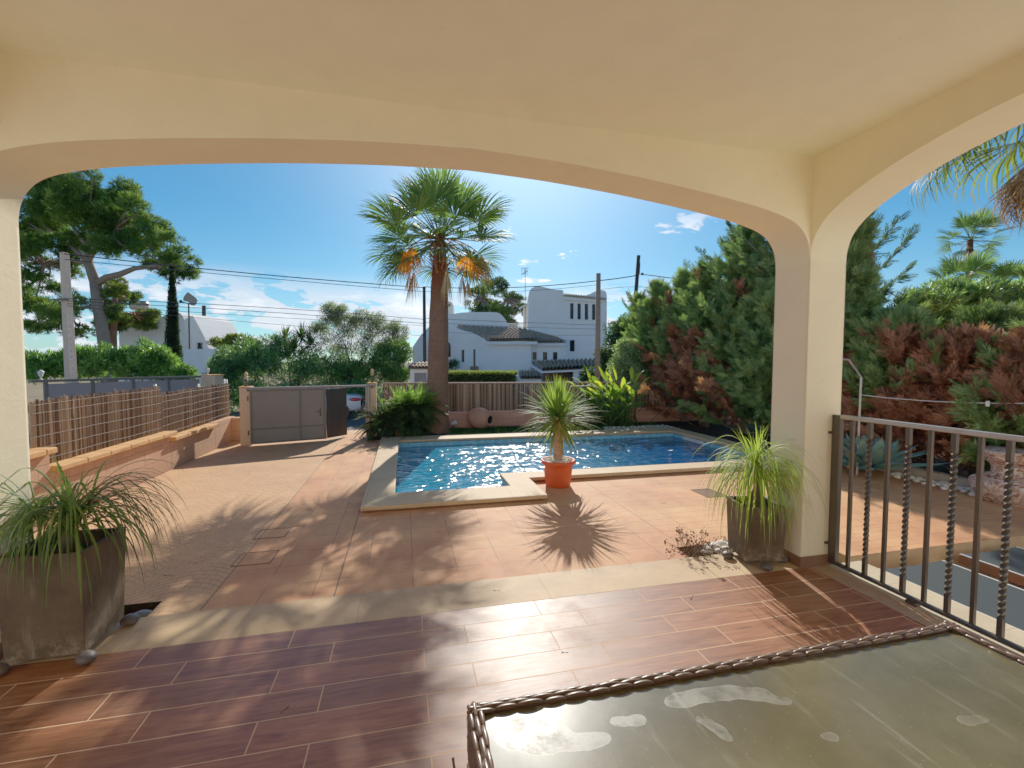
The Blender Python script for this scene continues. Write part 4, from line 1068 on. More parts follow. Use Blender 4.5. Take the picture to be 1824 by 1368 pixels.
for wx in (-.78, -3.45):
    for sy in (-1, 1):
        wc = np.array([cx0+wx, cy0+sy*.80, cz0+.31])
        w = MB().lathe([(.0, -.09), (.27, -.09), (.305, -.075), (.31, 0), (.305, .075), (.27, .09), (.0, .09)], 26, wc, (0, 1, 0)).put('wheel', TYRE, car, smooth=True)
        b = MB(); b.lathe([(.21, -.095), (.19, -.085), (.05, -.09), (0, -.095)], 20, wc, (0, -sy*-1*1.0, 0) if False else (0, 1, 0))
        b.lathe([(.21, .095), (.19, .085), (.05, .09), (0, .095)], 20, wc, (0, 1, 0)); b.put('rim', RIM, w)
        MB().lathe([(.0, -.02), (.355, -.02), (.355, .083), (.0, .083)], 28, wc, (0, sy, 0)).put('wheel_arch', DARK, car)
for sy in (-1, 1):
    b = MB(); b.ball((cx0-.20, cy0+sy*.79, cz0+.79), (.25, .085, .085), 14, 9, -sy*radians(14)); b.put('tail_light', REDL, car, smooth=True)

# ------------------------------------------------------------------ pieces measured from sight lines
from mathutils.geometry import tessellate_polygon
def wall_px(name, poly, D, th, m, par, holes=(), pane=None, rev=.16, pname='window'):
    hf = HF
    outer = [DD(x, y, D) for x, y in poly]; hs = [[DD(x, y, D) for x, y in h] for h in holes]
    loops = [[Vector(p) for p in outer]]+[[Vector(p) for p in h] for h in hs]
    flat = [p for l in loops for p in l]
    # flatten into the wall plane
    to2 = lambda p: Vector((Vector(p).dot(Vector(_R0)), p[2], 0))
    tri = tessellate_polygon([[to2(p) for p in l] for l in loops])
    b = MB(); V = [tuple(p) for p in flat]; n = len(V); no = len(outer)
    V += [tuple(p+hf*th) for p in outer]
    F = [tuple(t) for t in tri]+[(i, (i+1) % no, n+(i+1) % no, n+i) for i in range(no)]+[tuple(n+i for i in range(no))]
    base = no
    for h in hs:
        k = len(h); s = len(V); V += [tuple(p+hf*rev) for p in h]
        F += [(base+i, base+(i+1) % k, s+(i+1) % k, s+i) for i in range(k)]; base += k
    b.add(V, F); o = b.put(name, m, par)
    for h in hs:
        b = MB(); b.add([tuple(p+hf*(rev-.01)) for p in h], [tuple(range(len(h)))]); q = b.put(pname, pane or GLASSW, par)
        if len(h) == 4:
            lo = sorted(h, key=lambda p: p[2])[:2]; b = MB(); b.bar(lo[0]-hf*.04+np.array([0, 0, -.03]), lo[1]-hf*.04+np.array([0, 0, -.03]), .10, .05); b.put('sill', m, q)
    return o
def rect(x0, x1, y0, y1): return [(x0, y1), (x1, y1), (x1, y0), (x0, y0)]
def tiled_roof(name, tl, tr, br, bl, cols, rows, m, par, amp=.055):
    tl, tr, br, bl = [np.array(p, float) for p in (tl, tr, br, bl)]
    nr = nrm(np.cross(br-bl, tl-bl)); nr = nr if nr[2] > 0 else -nr
    V = []; nc = cols*6; vs = []
    for r in range(rows): vs += [(r/rows, 0.0), ((r+1)/rows-.0005, .045)]
    for v, lift in vs:
        for i in range(nc+1):
            u = i/nc; p = (tl*(1-u)+tr*u)*(1-v)+(bl*(1-u)+br*u)*v
            w = abs(sin(pi*u*cols)); V.append(p+nr*(amp*(w**.8)+lift+rng.uniform(-.004, .004)))
    k = nc+1
    F = [(j*k+i, j*k+i+1, (j+1)*k+i+1, (j+1)*k+i) for j in range(len(vs)-1) for i in range(nc)]
    # closing underside and eave
    s = len(V); V += [tl-nr*.03, tr-nr*.03, br-nr*.03, bl-nr*.03]; F.append((s, s+1, s+2, s+3))
    return MB().add(V, F).put(name, m, par)

# ---- white house with the tower
HD = 28.0
base = DD(930, 690, HD); house = thing('white_house', 'white rendered house with rounded parapets, tiled roofs and a square tower', 'house', (base[0], base[1], -.75), -YAW)
B0 = 740
wall_px('tower_wall', [(941, B0), (1081, B0), (1081, 526), (1079, 519), (1074, 517), (1067, 517), (1060, 519), (1050, 524), (1040, 527), (1004, 524), (1003.5, 518), (1001, 516.5), (990, 516), (980, 514), (970, 511.5), (960, 510), (952, 511), (946, 514), (942.5, 520), (941.5, 528)],
        HD, 4.6, WHITE, house, [rect(1015.5, 1022, 540, 568.5), rect(1028.5, 1035, 540.5, 569), rect(1041.5, 1048, 541, 569.5), rect(1054.5, 1061, 541.5, 570), rect(1015, 1024, 605.5, 626)], rev=.22)
P = lambda x, y, d=0: DD(x, y, HD+d)
tiled_roof('tower_roof', P(1005, 523.5, .9), P(1080, 531, .9), P(1081, 534, -.25), P(1004, 526.5, -.25), 16, 2, ROOF, house)
MB().hexa([P(1004, 534, -.18), P(1081, 539, -.18), P(1081, 539, .0), P(1004, 534, .0), P(1004, 528, -.18), P(1081, 534.5, -.18), P(1081, 534.5, 0), P(1004, 528, 0)]).put('cornice', WHITE, house)
# vaulted wing behind and low wing in front
wall_px('vault_wall', [(735, B0), (915, B0), (914, 588), (907, 583), (904, 576), (900, 569), (895, 562.5), (890, 558.5), (885, 556.6), (870, 556), (838, 556), (822, 556.8), (811, 558.4), (798, 561.5), (785, 567), (768, 578), (750, 596), (735, 618)], HD+1.2, 3.4, WHITE, house,
        [[(786, 636), (803, 636), (803, 616), (800.5, 610), (795, 607.3), (789.5, 610), (786, 616)]])
def slab_px(name, poly, D, th, m, par):
    b = MB(); b.prism(poly, lambda p, t: DD(p[0], p[1], D)+HF*th*t); return b.put(name, m, par)
wall_px('wing_wall', [(813, B0), (946, B0), (946, 608), (873, 608), (840, 592), (813, 586)], HD-1.5, 2.6, WHITE, house,
        [rect(843, 847, 622, 662), rect(822, 827, 623, 645)], rev=.2)
tiled_roof('wing_roof', P(814, 582.5, 1.15), P(938, 588, 1.15), P(957, 607, -1.9), P(872, 607, -1.9), 15, 9, ROOF, house, .16)
MB().hexa([P(872, 613.5, -1.85), P(957, 613.5, -1.85), P(957, 612, -1.4), P(872, 612, -1.4), P(872, 608.5, -1.85), P(957, 608.5, -1.85), P(957, 608, -1.4), P(872, 608, -1.4)]).put('eave', WHITE, house)
MB().hexa([P(873, 613.5, -1.85), P(873, 608.5, -1.85), P(813, 583, 1.1), P(812.5, 587.5, 1.1), P(869, 613.5, -1.85), P(869, 608.5, -1.85), P(810, 583, 1.1), P(810, 587.5, 1.1)]).put('verge', WHITE, house)
wall_px('annex_wall', [(946.5, B0), (1009, B0), (1009, 612), (946.5, 612)], HD-.9, .85, WHITE, house, [rect(948.5, 956, 627, 641), rect(967, 975, 627, 641), rect(985, 993, 627, 641)], rev=.2)
tiled_roof('annex_roof', P(941, 588.5, -.05), P(990, 602, -.05), P(1009, 610, -1.25), P(958, 610, -1.25), 8, 4, ROOF, house, .11)
MB().hexa([P(957, 616, -1.2), P(1009, 616, -1.2), P(1009, 615, -.85), P(957, 615, -.85), P(957, 611.5, -1.2), P(1009, 611.5, -1.2), P(1009, 611, -.85), P(957, 611, -.85)]).put('eave', WHITE, house)
# porch and low roofs on the lane side
tiled_roof('porch_roof', P(948, 646, -1.0), P(1078, 641, -1.0), P(1078, 655, -3.2), P(966, 660, -3.2), 17, 5, ROOF, house, .16)
MB().hexa([P(964, 664.5, -3.15), P(1078, 659.5, -3.15), P(1078, 659, -2.9), P(964, 664, -2.9), P(964, 661, -3.15), P(1078, 656, -3.15), P(1078, 655, -2.9), P(964, 660, -2.9)]).put('eave', WHITE, house)
MB().hexa([P(966, 664, -3.1), P(966, 660, -3.1), P(943, 645, -1.0), P(942, 649, -1.0), P(962, 664, -3.1), P(962, 660, -3.1), P(940, 645, -1.0), P(939, 649, -1.0)]).put('verge', WHITE, house)
slab_px('porch_shade', [(968, B0), (1076, B0), (1076, 660), (968, 664)], HD-1.9, .3, DARK, house)  # near-black slab stands in for the shade under the porch roof
slab_px('porch_pier', [(1022, B0), (1036, B0), (1036, 662), (1022, 662)], HD-2.9, .4, WHITE, house)
tiled_roof('shed_roof', P(924, 662, -2.2), P(958, 662, -2.2), P(968, 674, -3.6), P(926, 674, -3.6), 7, 3, ROOF, house, .11)
slab_px('shed_wall', [(926, B0), (964, B0), (964, 675), (926, 675)], HD-3.4, 1.0, WHITE, house)
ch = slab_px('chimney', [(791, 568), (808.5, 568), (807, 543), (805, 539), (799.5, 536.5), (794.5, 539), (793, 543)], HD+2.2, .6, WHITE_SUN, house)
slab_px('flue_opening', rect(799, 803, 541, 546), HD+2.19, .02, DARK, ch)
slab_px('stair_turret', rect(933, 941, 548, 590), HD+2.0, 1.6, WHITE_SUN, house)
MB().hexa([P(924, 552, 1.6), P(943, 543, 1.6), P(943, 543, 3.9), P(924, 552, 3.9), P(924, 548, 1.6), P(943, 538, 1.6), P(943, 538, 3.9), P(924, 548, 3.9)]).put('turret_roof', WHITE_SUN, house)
b = MB()
for i in range(13):
    x = 906+i*2.4; b.bar(P(x, 585.5, 1.6), P(x, 577, 1.6), .045, .045, HF)
b.bar(P(904, 576.5, 1.6), P(937, 576, 1.6), .06, .05); b.put('balustrade', WHITE_SUN, house)
b = MB(); b.bar(P(845, 663, -1.75), P(845, 652.5, -1.75), .5, .02, HF)
for i in range(6): b.bar(P(840+i*2, 663, -1.8), P(840+i*2, 652, -1.8), .02, .02, HF)
b.put('door_grille', IRON, house)
an = MB(); an.tube([P(935.5, 592, 1.3), P(935.5, 478, 1.3)], .022, 6)
for i in range(5): an.bar(P(929+i*2.6, 477.5, 1.3), P(929+i*2.6, 490, 1.3), .02, .02, HF)
an.bar(P(928, 478, 1.3), P(942, 477, 1.3), .03, .03); an.bar(P(930, 489, 1.3), P(940, 482, 1.3), .05, .05)
an.put('aerial', mat_flat('aerial_metal', (.25, .25, .27), .4, .4, metal=.5), house)

# ---- low meter hut by the lane
mh = thing('meter_hut', 'small white hut with clay tile top and grey doors left of the palm trunk', 'hut', (*DD(742, 690, 17.5)[:2], -.75), -YAW)
wall_px('hut_wall', [(731, B0), (763, B0), (763, 656), (731, 656)], 17.5, .7, WHITE, mh, [rect(738, 760, 664, 700)], pane=mat_flat('grey_hut_door', (.22, .20, .21), .6, .3), rev=.06, pname='door')
tiled_roof('hut_roof', DD(726, 647, 18.4), DD(768, 647, 18.4), DD(769, 656, 17.2), DD(727, 656, 17.2), 7, 2, mat_flat('pale_clay_tile', (.42, .30, .21), .85, .15, vary=.4, scale=5), mh, .07)

# ---- second white house on the left
LD = 30.0
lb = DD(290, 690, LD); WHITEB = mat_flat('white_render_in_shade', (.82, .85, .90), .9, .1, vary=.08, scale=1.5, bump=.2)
lh = thing('white_house', 'white house with a wavy roof parapet and a solar tank seen past the cypress', 'house', (lb[0], lb[1], -.75), -YAW)
Q = lambda x, y, d=0: DD(x, y, LD+d)
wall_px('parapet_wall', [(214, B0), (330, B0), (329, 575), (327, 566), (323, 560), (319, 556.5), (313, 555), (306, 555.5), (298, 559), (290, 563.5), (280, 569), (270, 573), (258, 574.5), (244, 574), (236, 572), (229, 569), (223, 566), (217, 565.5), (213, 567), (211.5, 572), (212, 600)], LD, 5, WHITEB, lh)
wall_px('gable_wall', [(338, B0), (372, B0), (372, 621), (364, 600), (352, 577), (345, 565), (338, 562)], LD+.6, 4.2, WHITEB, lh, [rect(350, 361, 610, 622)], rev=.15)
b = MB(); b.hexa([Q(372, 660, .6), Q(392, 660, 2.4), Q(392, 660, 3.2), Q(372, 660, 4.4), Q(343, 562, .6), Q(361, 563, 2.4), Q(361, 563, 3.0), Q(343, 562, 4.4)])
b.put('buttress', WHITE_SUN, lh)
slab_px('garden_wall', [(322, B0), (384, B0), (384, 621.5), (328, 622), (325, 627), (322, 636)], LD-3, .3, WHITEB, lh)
slab_px('chimney', rect(359.5, 363.5, 544, 566), LD+2.6, .2, DARKP, lh)
b = MB()
for x in (331.5, 337.5): b.bar(Q(x, 622, -.25), Q(x, 571, -.25), .06, .05, HF)
for i in range(11): b.bar(Q(331.5, 618-i*4.3, -.25), Q(337.5, 618-i*4.3, -.25), .035, .035)
b.put('ladder', METALW, lh)
st = MB(); st.tube([Q(235.5, 545, 1.2), Q(262, 544, 1.2)], .29, 18); tk = st.put('solar_tank', mat_flat('tank_grey', (.40, .38, .36), .45, .4, metal=.2), lh, smooth=True)
b = MB(); b.ball(Q(262.5, 542.5, 1.0), (.10, .10, .10), 8, 6); b.put('tank_fitting', mat_flat('dark_red_fitting', (.16, .05, .05), .6), tk)
for x in (243, 258): slab_px('tank_leg', rect(x-3, x+3, 552, 576), LD+1.0, .2, CONC, lh)
MB().hexa([Q(250, 552, 1.3), Q(266, 552, 1.3), Q(287, 566, .3), Q(262, 575, .3), Q(250, 550, 1.3), Q(266, 550, 1.3), Q(288, 563, .3), Q(263, 573, .3)]).put('solar_panel', mat_flat('dusty_collector', (.27, .20, .16), .4, .4), lh)
dish = thing('satellite_dish', 'grey dish on a thin dark mast in front of the white gable', 'satellite dish', (*DD(337, 690, LD-1.5)[:2], -.75), -YAW)
b = MB(); b.tube([DD(339, 690, LD-1.5), DD(336, 540, LD-1.5)], .045, 6); b.put('mast', DARKP, dish)
b = MB(); b.prism([(326, 533), (327, 529), (332.5, 521.5), (335, 520.5), (338, 522), (350, 531), (351.5, 534), (349, 541), (346, 544), (341, 544.5), (338, 542), (336, 538), (327, 536)], lambda p, t: DD(p[0], p[1], LD-1.7)+HF*.05*t); b.put('reflector', mat_flat('dish_grey', (.30, .29, .28), .5, .3, vary=.2), dish)
b = MB(); b.bar(DD(335, 541, LD-1.7), DD(323, 537, LD-2.2), .05, .05); b.ball(DD(322, 537, LD-2.2), .1, 8, 6); b.put('feed_arm', DARKP, dish)

# ---- neighbour's grey panel fence, its pillar and lanterns
nf = thing('panel_fence', 'grey violet metal panel fence standing behind the reed fence', 'fence', (*DD(200, 690, 13.5)[:2], -.7), 0)
fa, fe = DD(58, 682, 12.0), DD(357, 670, 16.2); fd = nrm((fe-fa)[:2]); fl = np.linalg.norm((fe-fa)[:2]); zt = 1.09
def nfbox(name, s0, s1, z0, z1, th, m):
    n_ = np.array([-fd[1], fd[0]]); P = []
    for z in (z0, z1):
        for s, o in ((s0, -th/2), (s1, -th/2), (s1, th/2), (s0, th/2)):
            q = fa[:2]+fd*s+n_*o; P.append((q[0], q[1], z))
    MB().hexa(P).put(name, m, nf)
nfbox('top_rail', -.05, fl, zt-.05, zt+.02, .14, GATE2)
for i in range(4):
    s0 = .25+(fl-.3)*i/4; s1 = .25+(fl-.3)*(i+1)/4
    nfbox('panel', s0+.05, s1, -.7, zt-.10, .03, GREYF); nfbox('frame_post', s0-.03, s0+.05, -.7, zt-.05, .07, GATE2)
np_ = thing('gate_pillar', 'cream pillar at the far end of the grey panel fence', 'gate pillar', (*DD(371, 690, 16.0)[:2], -.7), -YAW)
slab_px('shaft', rect(358, 383, 669, 745), 16.0, .45, PILLARC, np_); slab_px('cap', rect(357, 384, 667.5, 669), 15.97, .5, COPW, np_)
def lantern(label, px, py, D):
    b0 = DD(px, py, D); t = thing('lantern', label, 'lantern', b0)
    b = MB(); b.lathe([(.045, 0), (.02, .02), (.014, .06), (.03, .08)], 10, b0); b.lathe([(.075, .20), (.03, .24), (.0, .26)], 6, b0); b.put('bracket', METALW, t)
    b = MB(); b.lathe([(.034, .08), (.068, .197), (.0, .197)], 6, b0); b.put('shade', mat_flat('lantern_glass', (.7, .72, .70), .3, .4), t)
lantern('white garden lantern near the porch pillar', 73, 676, 12.0); lantern('white garden lantern on the cream pillar', 370, 668, 16.0)

rw_ = DD(655, 735, 21.6); o = MB()
for r in range(5):
    for q in range(26):
        p = rw_+RT*((q-11+(r % 2)*.5)*.34); s0 = rng.uniform(.9, 1.1)
        o.ball((p[0], p[1], -.65+r*.17), (.19*s0, .16, .10), 8, 6, -YAW, jit=.10)
tag(o.put('rubble_wall', mat_flat('tan_rubble', (.46, .37, .27), .9, .1, vary=.3, scale=6), smooth=True), 'tan rubble stone wall across the lane behind the white car', 'wall')
# ---- poles and cables
cp = thing('concrete_pole', 'pale concrete utility pole with a row of slots', 'utility pole', (*DD(122, 690, 15)[:2], -.7), -YAW)
b = MB(); b.hexa([DD(115, 690, 15), DD(126.5, 690, 15), DD(126.5, 690, 15)+HF*.25, DD(115, 690, 15)+HF*.25, DD(105.5, 449, 15), DD(113, 449, 15), DD(113, 449, 15)+HF*.2, DD(105.5, 449, 15)+HF*.2]); b.put('shaft', CONC, cp, bevel=.01)
b = MB()
for i in range(11):
    f = i/11; y0 = 555+f*120; x0 = 119+ (y0-540)*.068
    b.hexa([DD(x0, y0+8, 14.985), DD(x0+3.6, y0+8, 14.985), DD(x0+3.6, y0+8, 14.995), DD(x0, y0+8, 14.995), DD(x0, y0, 14.985), DD(x0+3.6, y0, 14.985), DD(x0+3.6, y0, 14.995), DD(x0, y0, 14.995)])
b.put('slots', mat_flat('slot_light', (.55, .56, .55), .8), cp)
b = MB(); b.bar(DD(96, 534, 14.9), DD(121, 533, 14.9), .06, .07); b.put('cross_bracket', IRON, cp)
def pole(label, x0, y0, x1, y1, D, r, m):
    a, e = DD(x0, y0, D), DD(x1, y1, D); t = thing('utility_pole', label, 'utility pole', (a[0], a[1], -.75))
    a = a+(a-e)*((a[2]+.75)/max(e[2]-a[2], .1))
    MB().tube([a, e], [r*1.15, r*.9], 12).put('shaft', m, t, smooth=True); return t
pole('dark slim utility pole just left of the palm trunk', 757, 690, 755.5, 511, 20, .075, DARKP)
pl = pole('weathered brown wooden pole in front of the white tower', 1064, 690, 1066, 487, 18, .10, WOODP)
p2 = pole('dark wooden pole rising out of the conifer hedge', 1130, 560, 1137.5, 455, 19, .085, DARKP)
def cable(pts, D0, D1, r):
    n = len(pts); ps = []
    xs_ = np.array([p[0] for p in pts], float); ys_ = np.array([p[1] for p in pts], float)
    for x in np.linspace(xs_[0], xs_[-1], 26):
        f = (x-xs_[0])/(xs_[-1]-xs_[0])
        if n >= 3:
            c_ = np.polyfit(xs_, ys_, 2); y = np.polyval(c_, x)
        else: y = np.interp(x, xs_, ys_)
        ps.append(DD(x, y, D0+(D1-D0)*f))
    o = MB().tube(ps, r, 5).put('overhead_cable', CABLE, smooth=True)
    return o
CB = [([(110, 452), (270, 468), (400, 483), (560, 498), (755, 512)], 15, 20, .021, 'thick dark cable running from the concrete pole to the slim pole by the palm'),
      ([(110, 462), (270, 476), (400, 489), (560, 504), (755, 519)], 15, 20, .014, 'second dark cable just below the thick one left of the palm'),
      ([(755, 511), (850, 513), (960, 510), (1065, 500)], 20, 18, .019, 'dark cable running in front of the white tower between two poles'),
      ([(755, 519), (850, 520.5), (960, 517), (1065, 507)], 20, 18, .010, 'thin cable under the dark one in front of the tower'),
      ([(1065, 500), (1100, 496), (1137, 490)], 18, 19, .022, 'short dark cable between the brown pole and the dark pole'),
      ([(1137, 488), (1200, 496), (1260, 506), (1330, 521)], 19, 15, .018, 'dark cable sloping down from the dark pole into the conifers'),
      ([(1065, 517), (1137, 511), (1210, 520)], 18, 17, .009, 'thin low cable passing the dark pole above the hedge'),
      ([(120, 533), (345, 537), (470, 548), (600, 560), (755, 567)], 15, 20, .013, 'uppermost of the low bundle of cables left of the palm'),
      ([(120, 537), (345, 545), (480, 556), (620, 570), (755, 574)], 15, 20, .013, 'second of the low bundle of cables left of the palm'),
      ([(120, 541), (360, 556), (520, 568), (755, 580)], 15, 20, .009, 'third of the low bundle of cables left of the palm'),
      ([(120, 545), (360, 565), (500, 580), (755, 598)], 15, 20, .009, 'lowest of the low bundle of cables left of the palm'),
      ([(757, 567), (905, 573), (1000, 577), (1066, 579)], 20, 18, .010, 'upper thin cable crossing the vaulted wing of the house'),
      ([(757, 574), (940, 583), (1066, 586)], 20, 18, .010, 'middle thin cable crossing the vaulted wing of the house'),
      ([(757, 590), (900, 596), (1066, 597)], 20, 18, .007, 'lowest thin cable crossing the tiled wing of the house')]
for pts, d0, d1, r, lab in CB: tag(cable(pts, d0, d1, r), lab, 'cable', 'overhead cables')
b = MB(); b.bar(DD(1139, 487, 18.9), DD(1140, 468, 18.9), .03, .03, HF); b.ball(DD(1144, 488, 18.9), .06, 8, 6); b.put('insulator', IRON, p2)

# ---- garden shower pipe and washing line
sh = GZ(1526, 846, 0); sx, sy_ = sh[0], sh[1]
sp = thing('garden_shower', 'thin pale bent pipe of a garden shower behind the railing', 'shower', (sx, sy_, 0))
top = DY(1534, 672, sy_); arm = DY(1512, 641, sy_); arm2 = DY(1500, 640, sy_)
b = MB(); b.tube([(sx, sy_, 0), tuple(top), tuple(arm), tuple(arm2)], .014, 8); b.put('pipe', PIPE, sp)
tp = DY(1517, 806, sy_); b = MB(); b.tube([tp, tp+np.array([-.02, -.05, 0]), tp+np.array([-.03, -.06, -.12]), tp+np.array([-.12, -.05, -.2])], .012, 6); b.put('hose', mat_flat('orange_hose', (.5, .2, .08), .6), sp)
b = MB(); b.ball(tp, .03, 8, 6); b.put('tap', IRON, sp)
a = DY(1531, 703, sy_); e = DD(1900, 717, 5.0); o = MB().tube([a+(e-a)*t+np.array([0, 0, -.05*4*t*(1-t)]) for t in np.linspace(0, 1, 16)], .004, 5).put('washing_line', METALW)
tag(o, 'thin pale washing line stretched in front of the brown conifers', 'line')
cl = DD(1758, 716, 5.3); o = MB().box(cl[0]-.012, cl[0]+.012, cl[1]-.02, cl[1]+.005, cl[2]-.05, cl[2]+.01).put('clothes_peg', METALW); tag(o, 'single white peg hanging on the washing line', 'peg')
kb = MB().box(6.98, 7.10, 3.0, 5.5, -.3, .13).put('garden_kerb', stone_mat('grey_kerb', (.42, .36, .28), (.34, .29, .22)), bevel=.01); tag(kb, 'low pale kerb along the foot of the conifer hedge', 'kerb')

# ---- mottled stone table on the right
rk = thing('stone_table', 'rough mottled red and white stone pedestal table behind the loungers', 'stone table', (6.86, 3.72, 0))
def rough_lathe(prof, o, n=40, m=5, amp=.05, seed=1.0):
    h = smooth_prof(prof, m); V = []; 
    for r, z in h:
        for j in range(n):
            a = 2*pi*j/n; q = r*(1+amp*(sin(3*a+seed+z*5)+.7*sin(7*a-z*11+seed*2)+.5*sin(13*a+z*23)))+rng.uniform(-.006, .006); V.append((o[0]+cos(a)*q, o[1]+sin(a)*q, o[2]+z))
    k = len(h); F = [(i*n+j, i*n+(j+1) % n, (i+1)*n+(j+1) % n, (i+1)*n+j) for i in range(k-1) for j in range(n)]+[tuple(range((k-1)*n, k*n))]
    return V, F
b = MB(); b.add(*rough_lathe([(.20, -.02), (.29, .05), (.335, .14), (.33, .23), (.25, .285), (.19, .32)], (6.86, 3.72, 0), amp=.05)); b.put('foot', ROCK, rk, smooth=True)
b = MB(); b.add(*rough_lathe([(.17, .29), (.17, .36), (.18, .42), (.22, .47)], (6.86, 3.72, 0), amp=.06, seed=4)); b.put('shaft', ROCK, rk, smooth=True)
b = MB(); b.add(*rough_lathe([(.18, .44), (.25, .475), (.28, .52), (.30, .575), (.29, .60)], (6.86, 3.72, 0), amp=.035, seed=2)); b.put('top', ROCK, rk, smooth=True)
for i in range(52):
    y = rng.uniform(3.95, 5.0); x = 6.96-abs(rng.normal(0, .11)); s = rng.uniform(.025, .052)
    pebble('white stone lying along the foot of the conifer hedge', (x, y, s*.35), (s*1.2, s*.9, s*.6), PEB, 'white stones along the hedge', rng.uniform(0, 3), 'white_stone')
b = MB()
for i in range(420):
    x = rng.uniform(4.7, 6.5); y = rng.uniform(9.74, 10.35); s = rng.uniform(.014, .03)
    b.ball((x, y, .01), (s*1.2, s, s*.6), 6, 4, rng.uniform(0, 3))
tag(b.put('gravel', PEB, smooth=True), 'pale gravel under the broad leaved plant', 'gravel', kind='stuff')

# ------------------------------------------------------------------ vegetation
def clump(P, s=1.0, ph=0.0):
    x, y, z = (P*s).T
    return .5+.5*np.sin(2.1*x+1.3+ph)*np.sin(1.7*y+.4-ph)*np.sin(2.4*z+ph*2)+.25*np.sin(5.3*x-ph)*np.sin(4.7*z+1)
def subblobs(blobs, k, f=.45):
    out = []
    for c, r in blobs:
        c = np.array(c, float); r = np.array(r, float)
        for i in range(k):
            u = nrm(rng.normal(size=3)); out.append((c+u*r*rng.uniform(.45, .85), r*f*rng.uniform(.75, 1.25)))
    return out
def foliage(blobs, n, L, Wd, c0, c1, up=.25, out=.6, rnd=.8, shell=.35, cs=1.0, jit=.25, flat=None):
    c = np.array([b[0] for b in blobs], float); r = np.array([b[1] for b in blobs], float)
    w = r.prod(1)**(2/3); idx = rng.choice(len(blobs), n, p=w/w.sum())
    U = nrm(rng.normal(size=(n, 3))); rad = rng.random(n)**shell
    P = c[idx]+U*r[idx]*rad[:, None]
    A = nrm(U*out+rng.normal(size=(n, 3))*rnd+np.array([0, 0, up]))
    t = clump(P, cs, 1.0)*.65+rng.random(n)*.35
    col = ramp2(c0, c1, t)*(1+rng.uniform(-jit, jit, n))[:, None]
    col = col*np.where(rng.random(n) < .16, 1.7, .9)[:, None]; col = col*np.where(rng.random(n) < .16, .35, 1.0)[:, None]  # random pale and dark leaves paint in sunlit glints and shaded gaps
    return cards(P, A, rng.uniform(L[0], L[1], n), rng.uniform(Wd[0], Wd[1], n), col)
def merge(parts):
    V = np.concatenate([p[0] for p in parts]); C_ = np.concatenate([p[2] for p in parts]); F = []; o = 0
    for p in parts: F.append(p[1]+o); o += len(p[0])
    return V, np.concatenate(F), C_
def stems(par, base, tips, r, m=TWIG, name='stems', sag=.1):
    b = MB()
    for tpt in tips:
        a = np.array(base, float)+np.array([rng.normal(0, .05), rng.normal(0, .05), 0]); e = np.array(tpt, float)
        mid = (a+e)/2+np.array([0, 0, np.linalg.norm(e-a)*sag])+rng.normal(0, .04, 3)*np.linalg.norm(e-a)
        b.tube([a, (a+mid)/2+(mid-a)*.05, mid, (mid+e)/2, e], [r, r*.85, r*.6, r*.4, r*.2], 7)
    return b.put(name, m, par, smooth=True)
def bush(name, label, cat, blobs, n, L, Wd, c0, c1, zg, group=None, k=9, nst=7, mat=None, **kw):
    cc = np.mean([b[0] for b in blobs], 0)
    t = thing(name, label, cat, (cc[0], cc[1], zg), 0, group)
    sb = subblobs(blobs, k)+[(np.array(c), np.array(r)*.7) for c, r in blobs]
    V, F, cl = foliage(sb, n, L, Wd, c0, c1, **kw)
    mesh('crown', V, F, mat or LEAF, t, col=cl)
    tips = [sb[int(i)][0] for i in rng.choice(len(sb), min(nst, len(sb)), replace=False)]
    stems(t, (cc[0], cc[1], zg), tips, .035, sag=.05)
    return t
def pxblob(px, py, D, rx, ry, rd=None):
    s = D/FPX; return (DD(px, py, D), (rx*s, (rd or rx)*s, ry*s))

# ---- umbrella pines on the left: pads of needles on forking limbs
def tufts(blobs, n, m, L, Wd, c0, c1, cs=.6):
    c = np.array([b[0] for b in blobs], float); r = np.array([b[1] for b in blobs], float)
    w = r.prod(1)**(2/3); idx = rng.choice(len(blobs), n, p=w/w.sum())
    U = nrm(rng.normal(size=(n, 3))); P = c[idx]+U*r[idx]*(rng.random(n)**.45)[:, None]
    ax = nrm(U*.7+rng.normal(size=(n, 3))*.35+np.array([0, 0, .55]))
    t = clump(P, cs, .7)*.55+.45*rng.random(n)*np.clip(.5+U[:, 2]*.6, .15, 1)  # upward tufts lighter: sun from above put into the colour
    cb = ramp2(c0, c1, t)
    P = np.repeat(P, m, 0); A = nrm(np.repeat(ax, m, 0)+rng.normal(size=(n*m, 3))*.55); cb = np.repeat(cb*np.where(rng.random(n) < .2, 1.7, 1.0)[:, None], m, 0)*rng.uniform(.75, 1.25, (n*m, 1))  # random pale tufts paint sunlit highlights into the crown
    return cards(P+A*.02, A, rng.uniform(L[0], L[1], n*m), rng.uniform(Wd[0], Wd[1], n*m), cb, mid=.5)
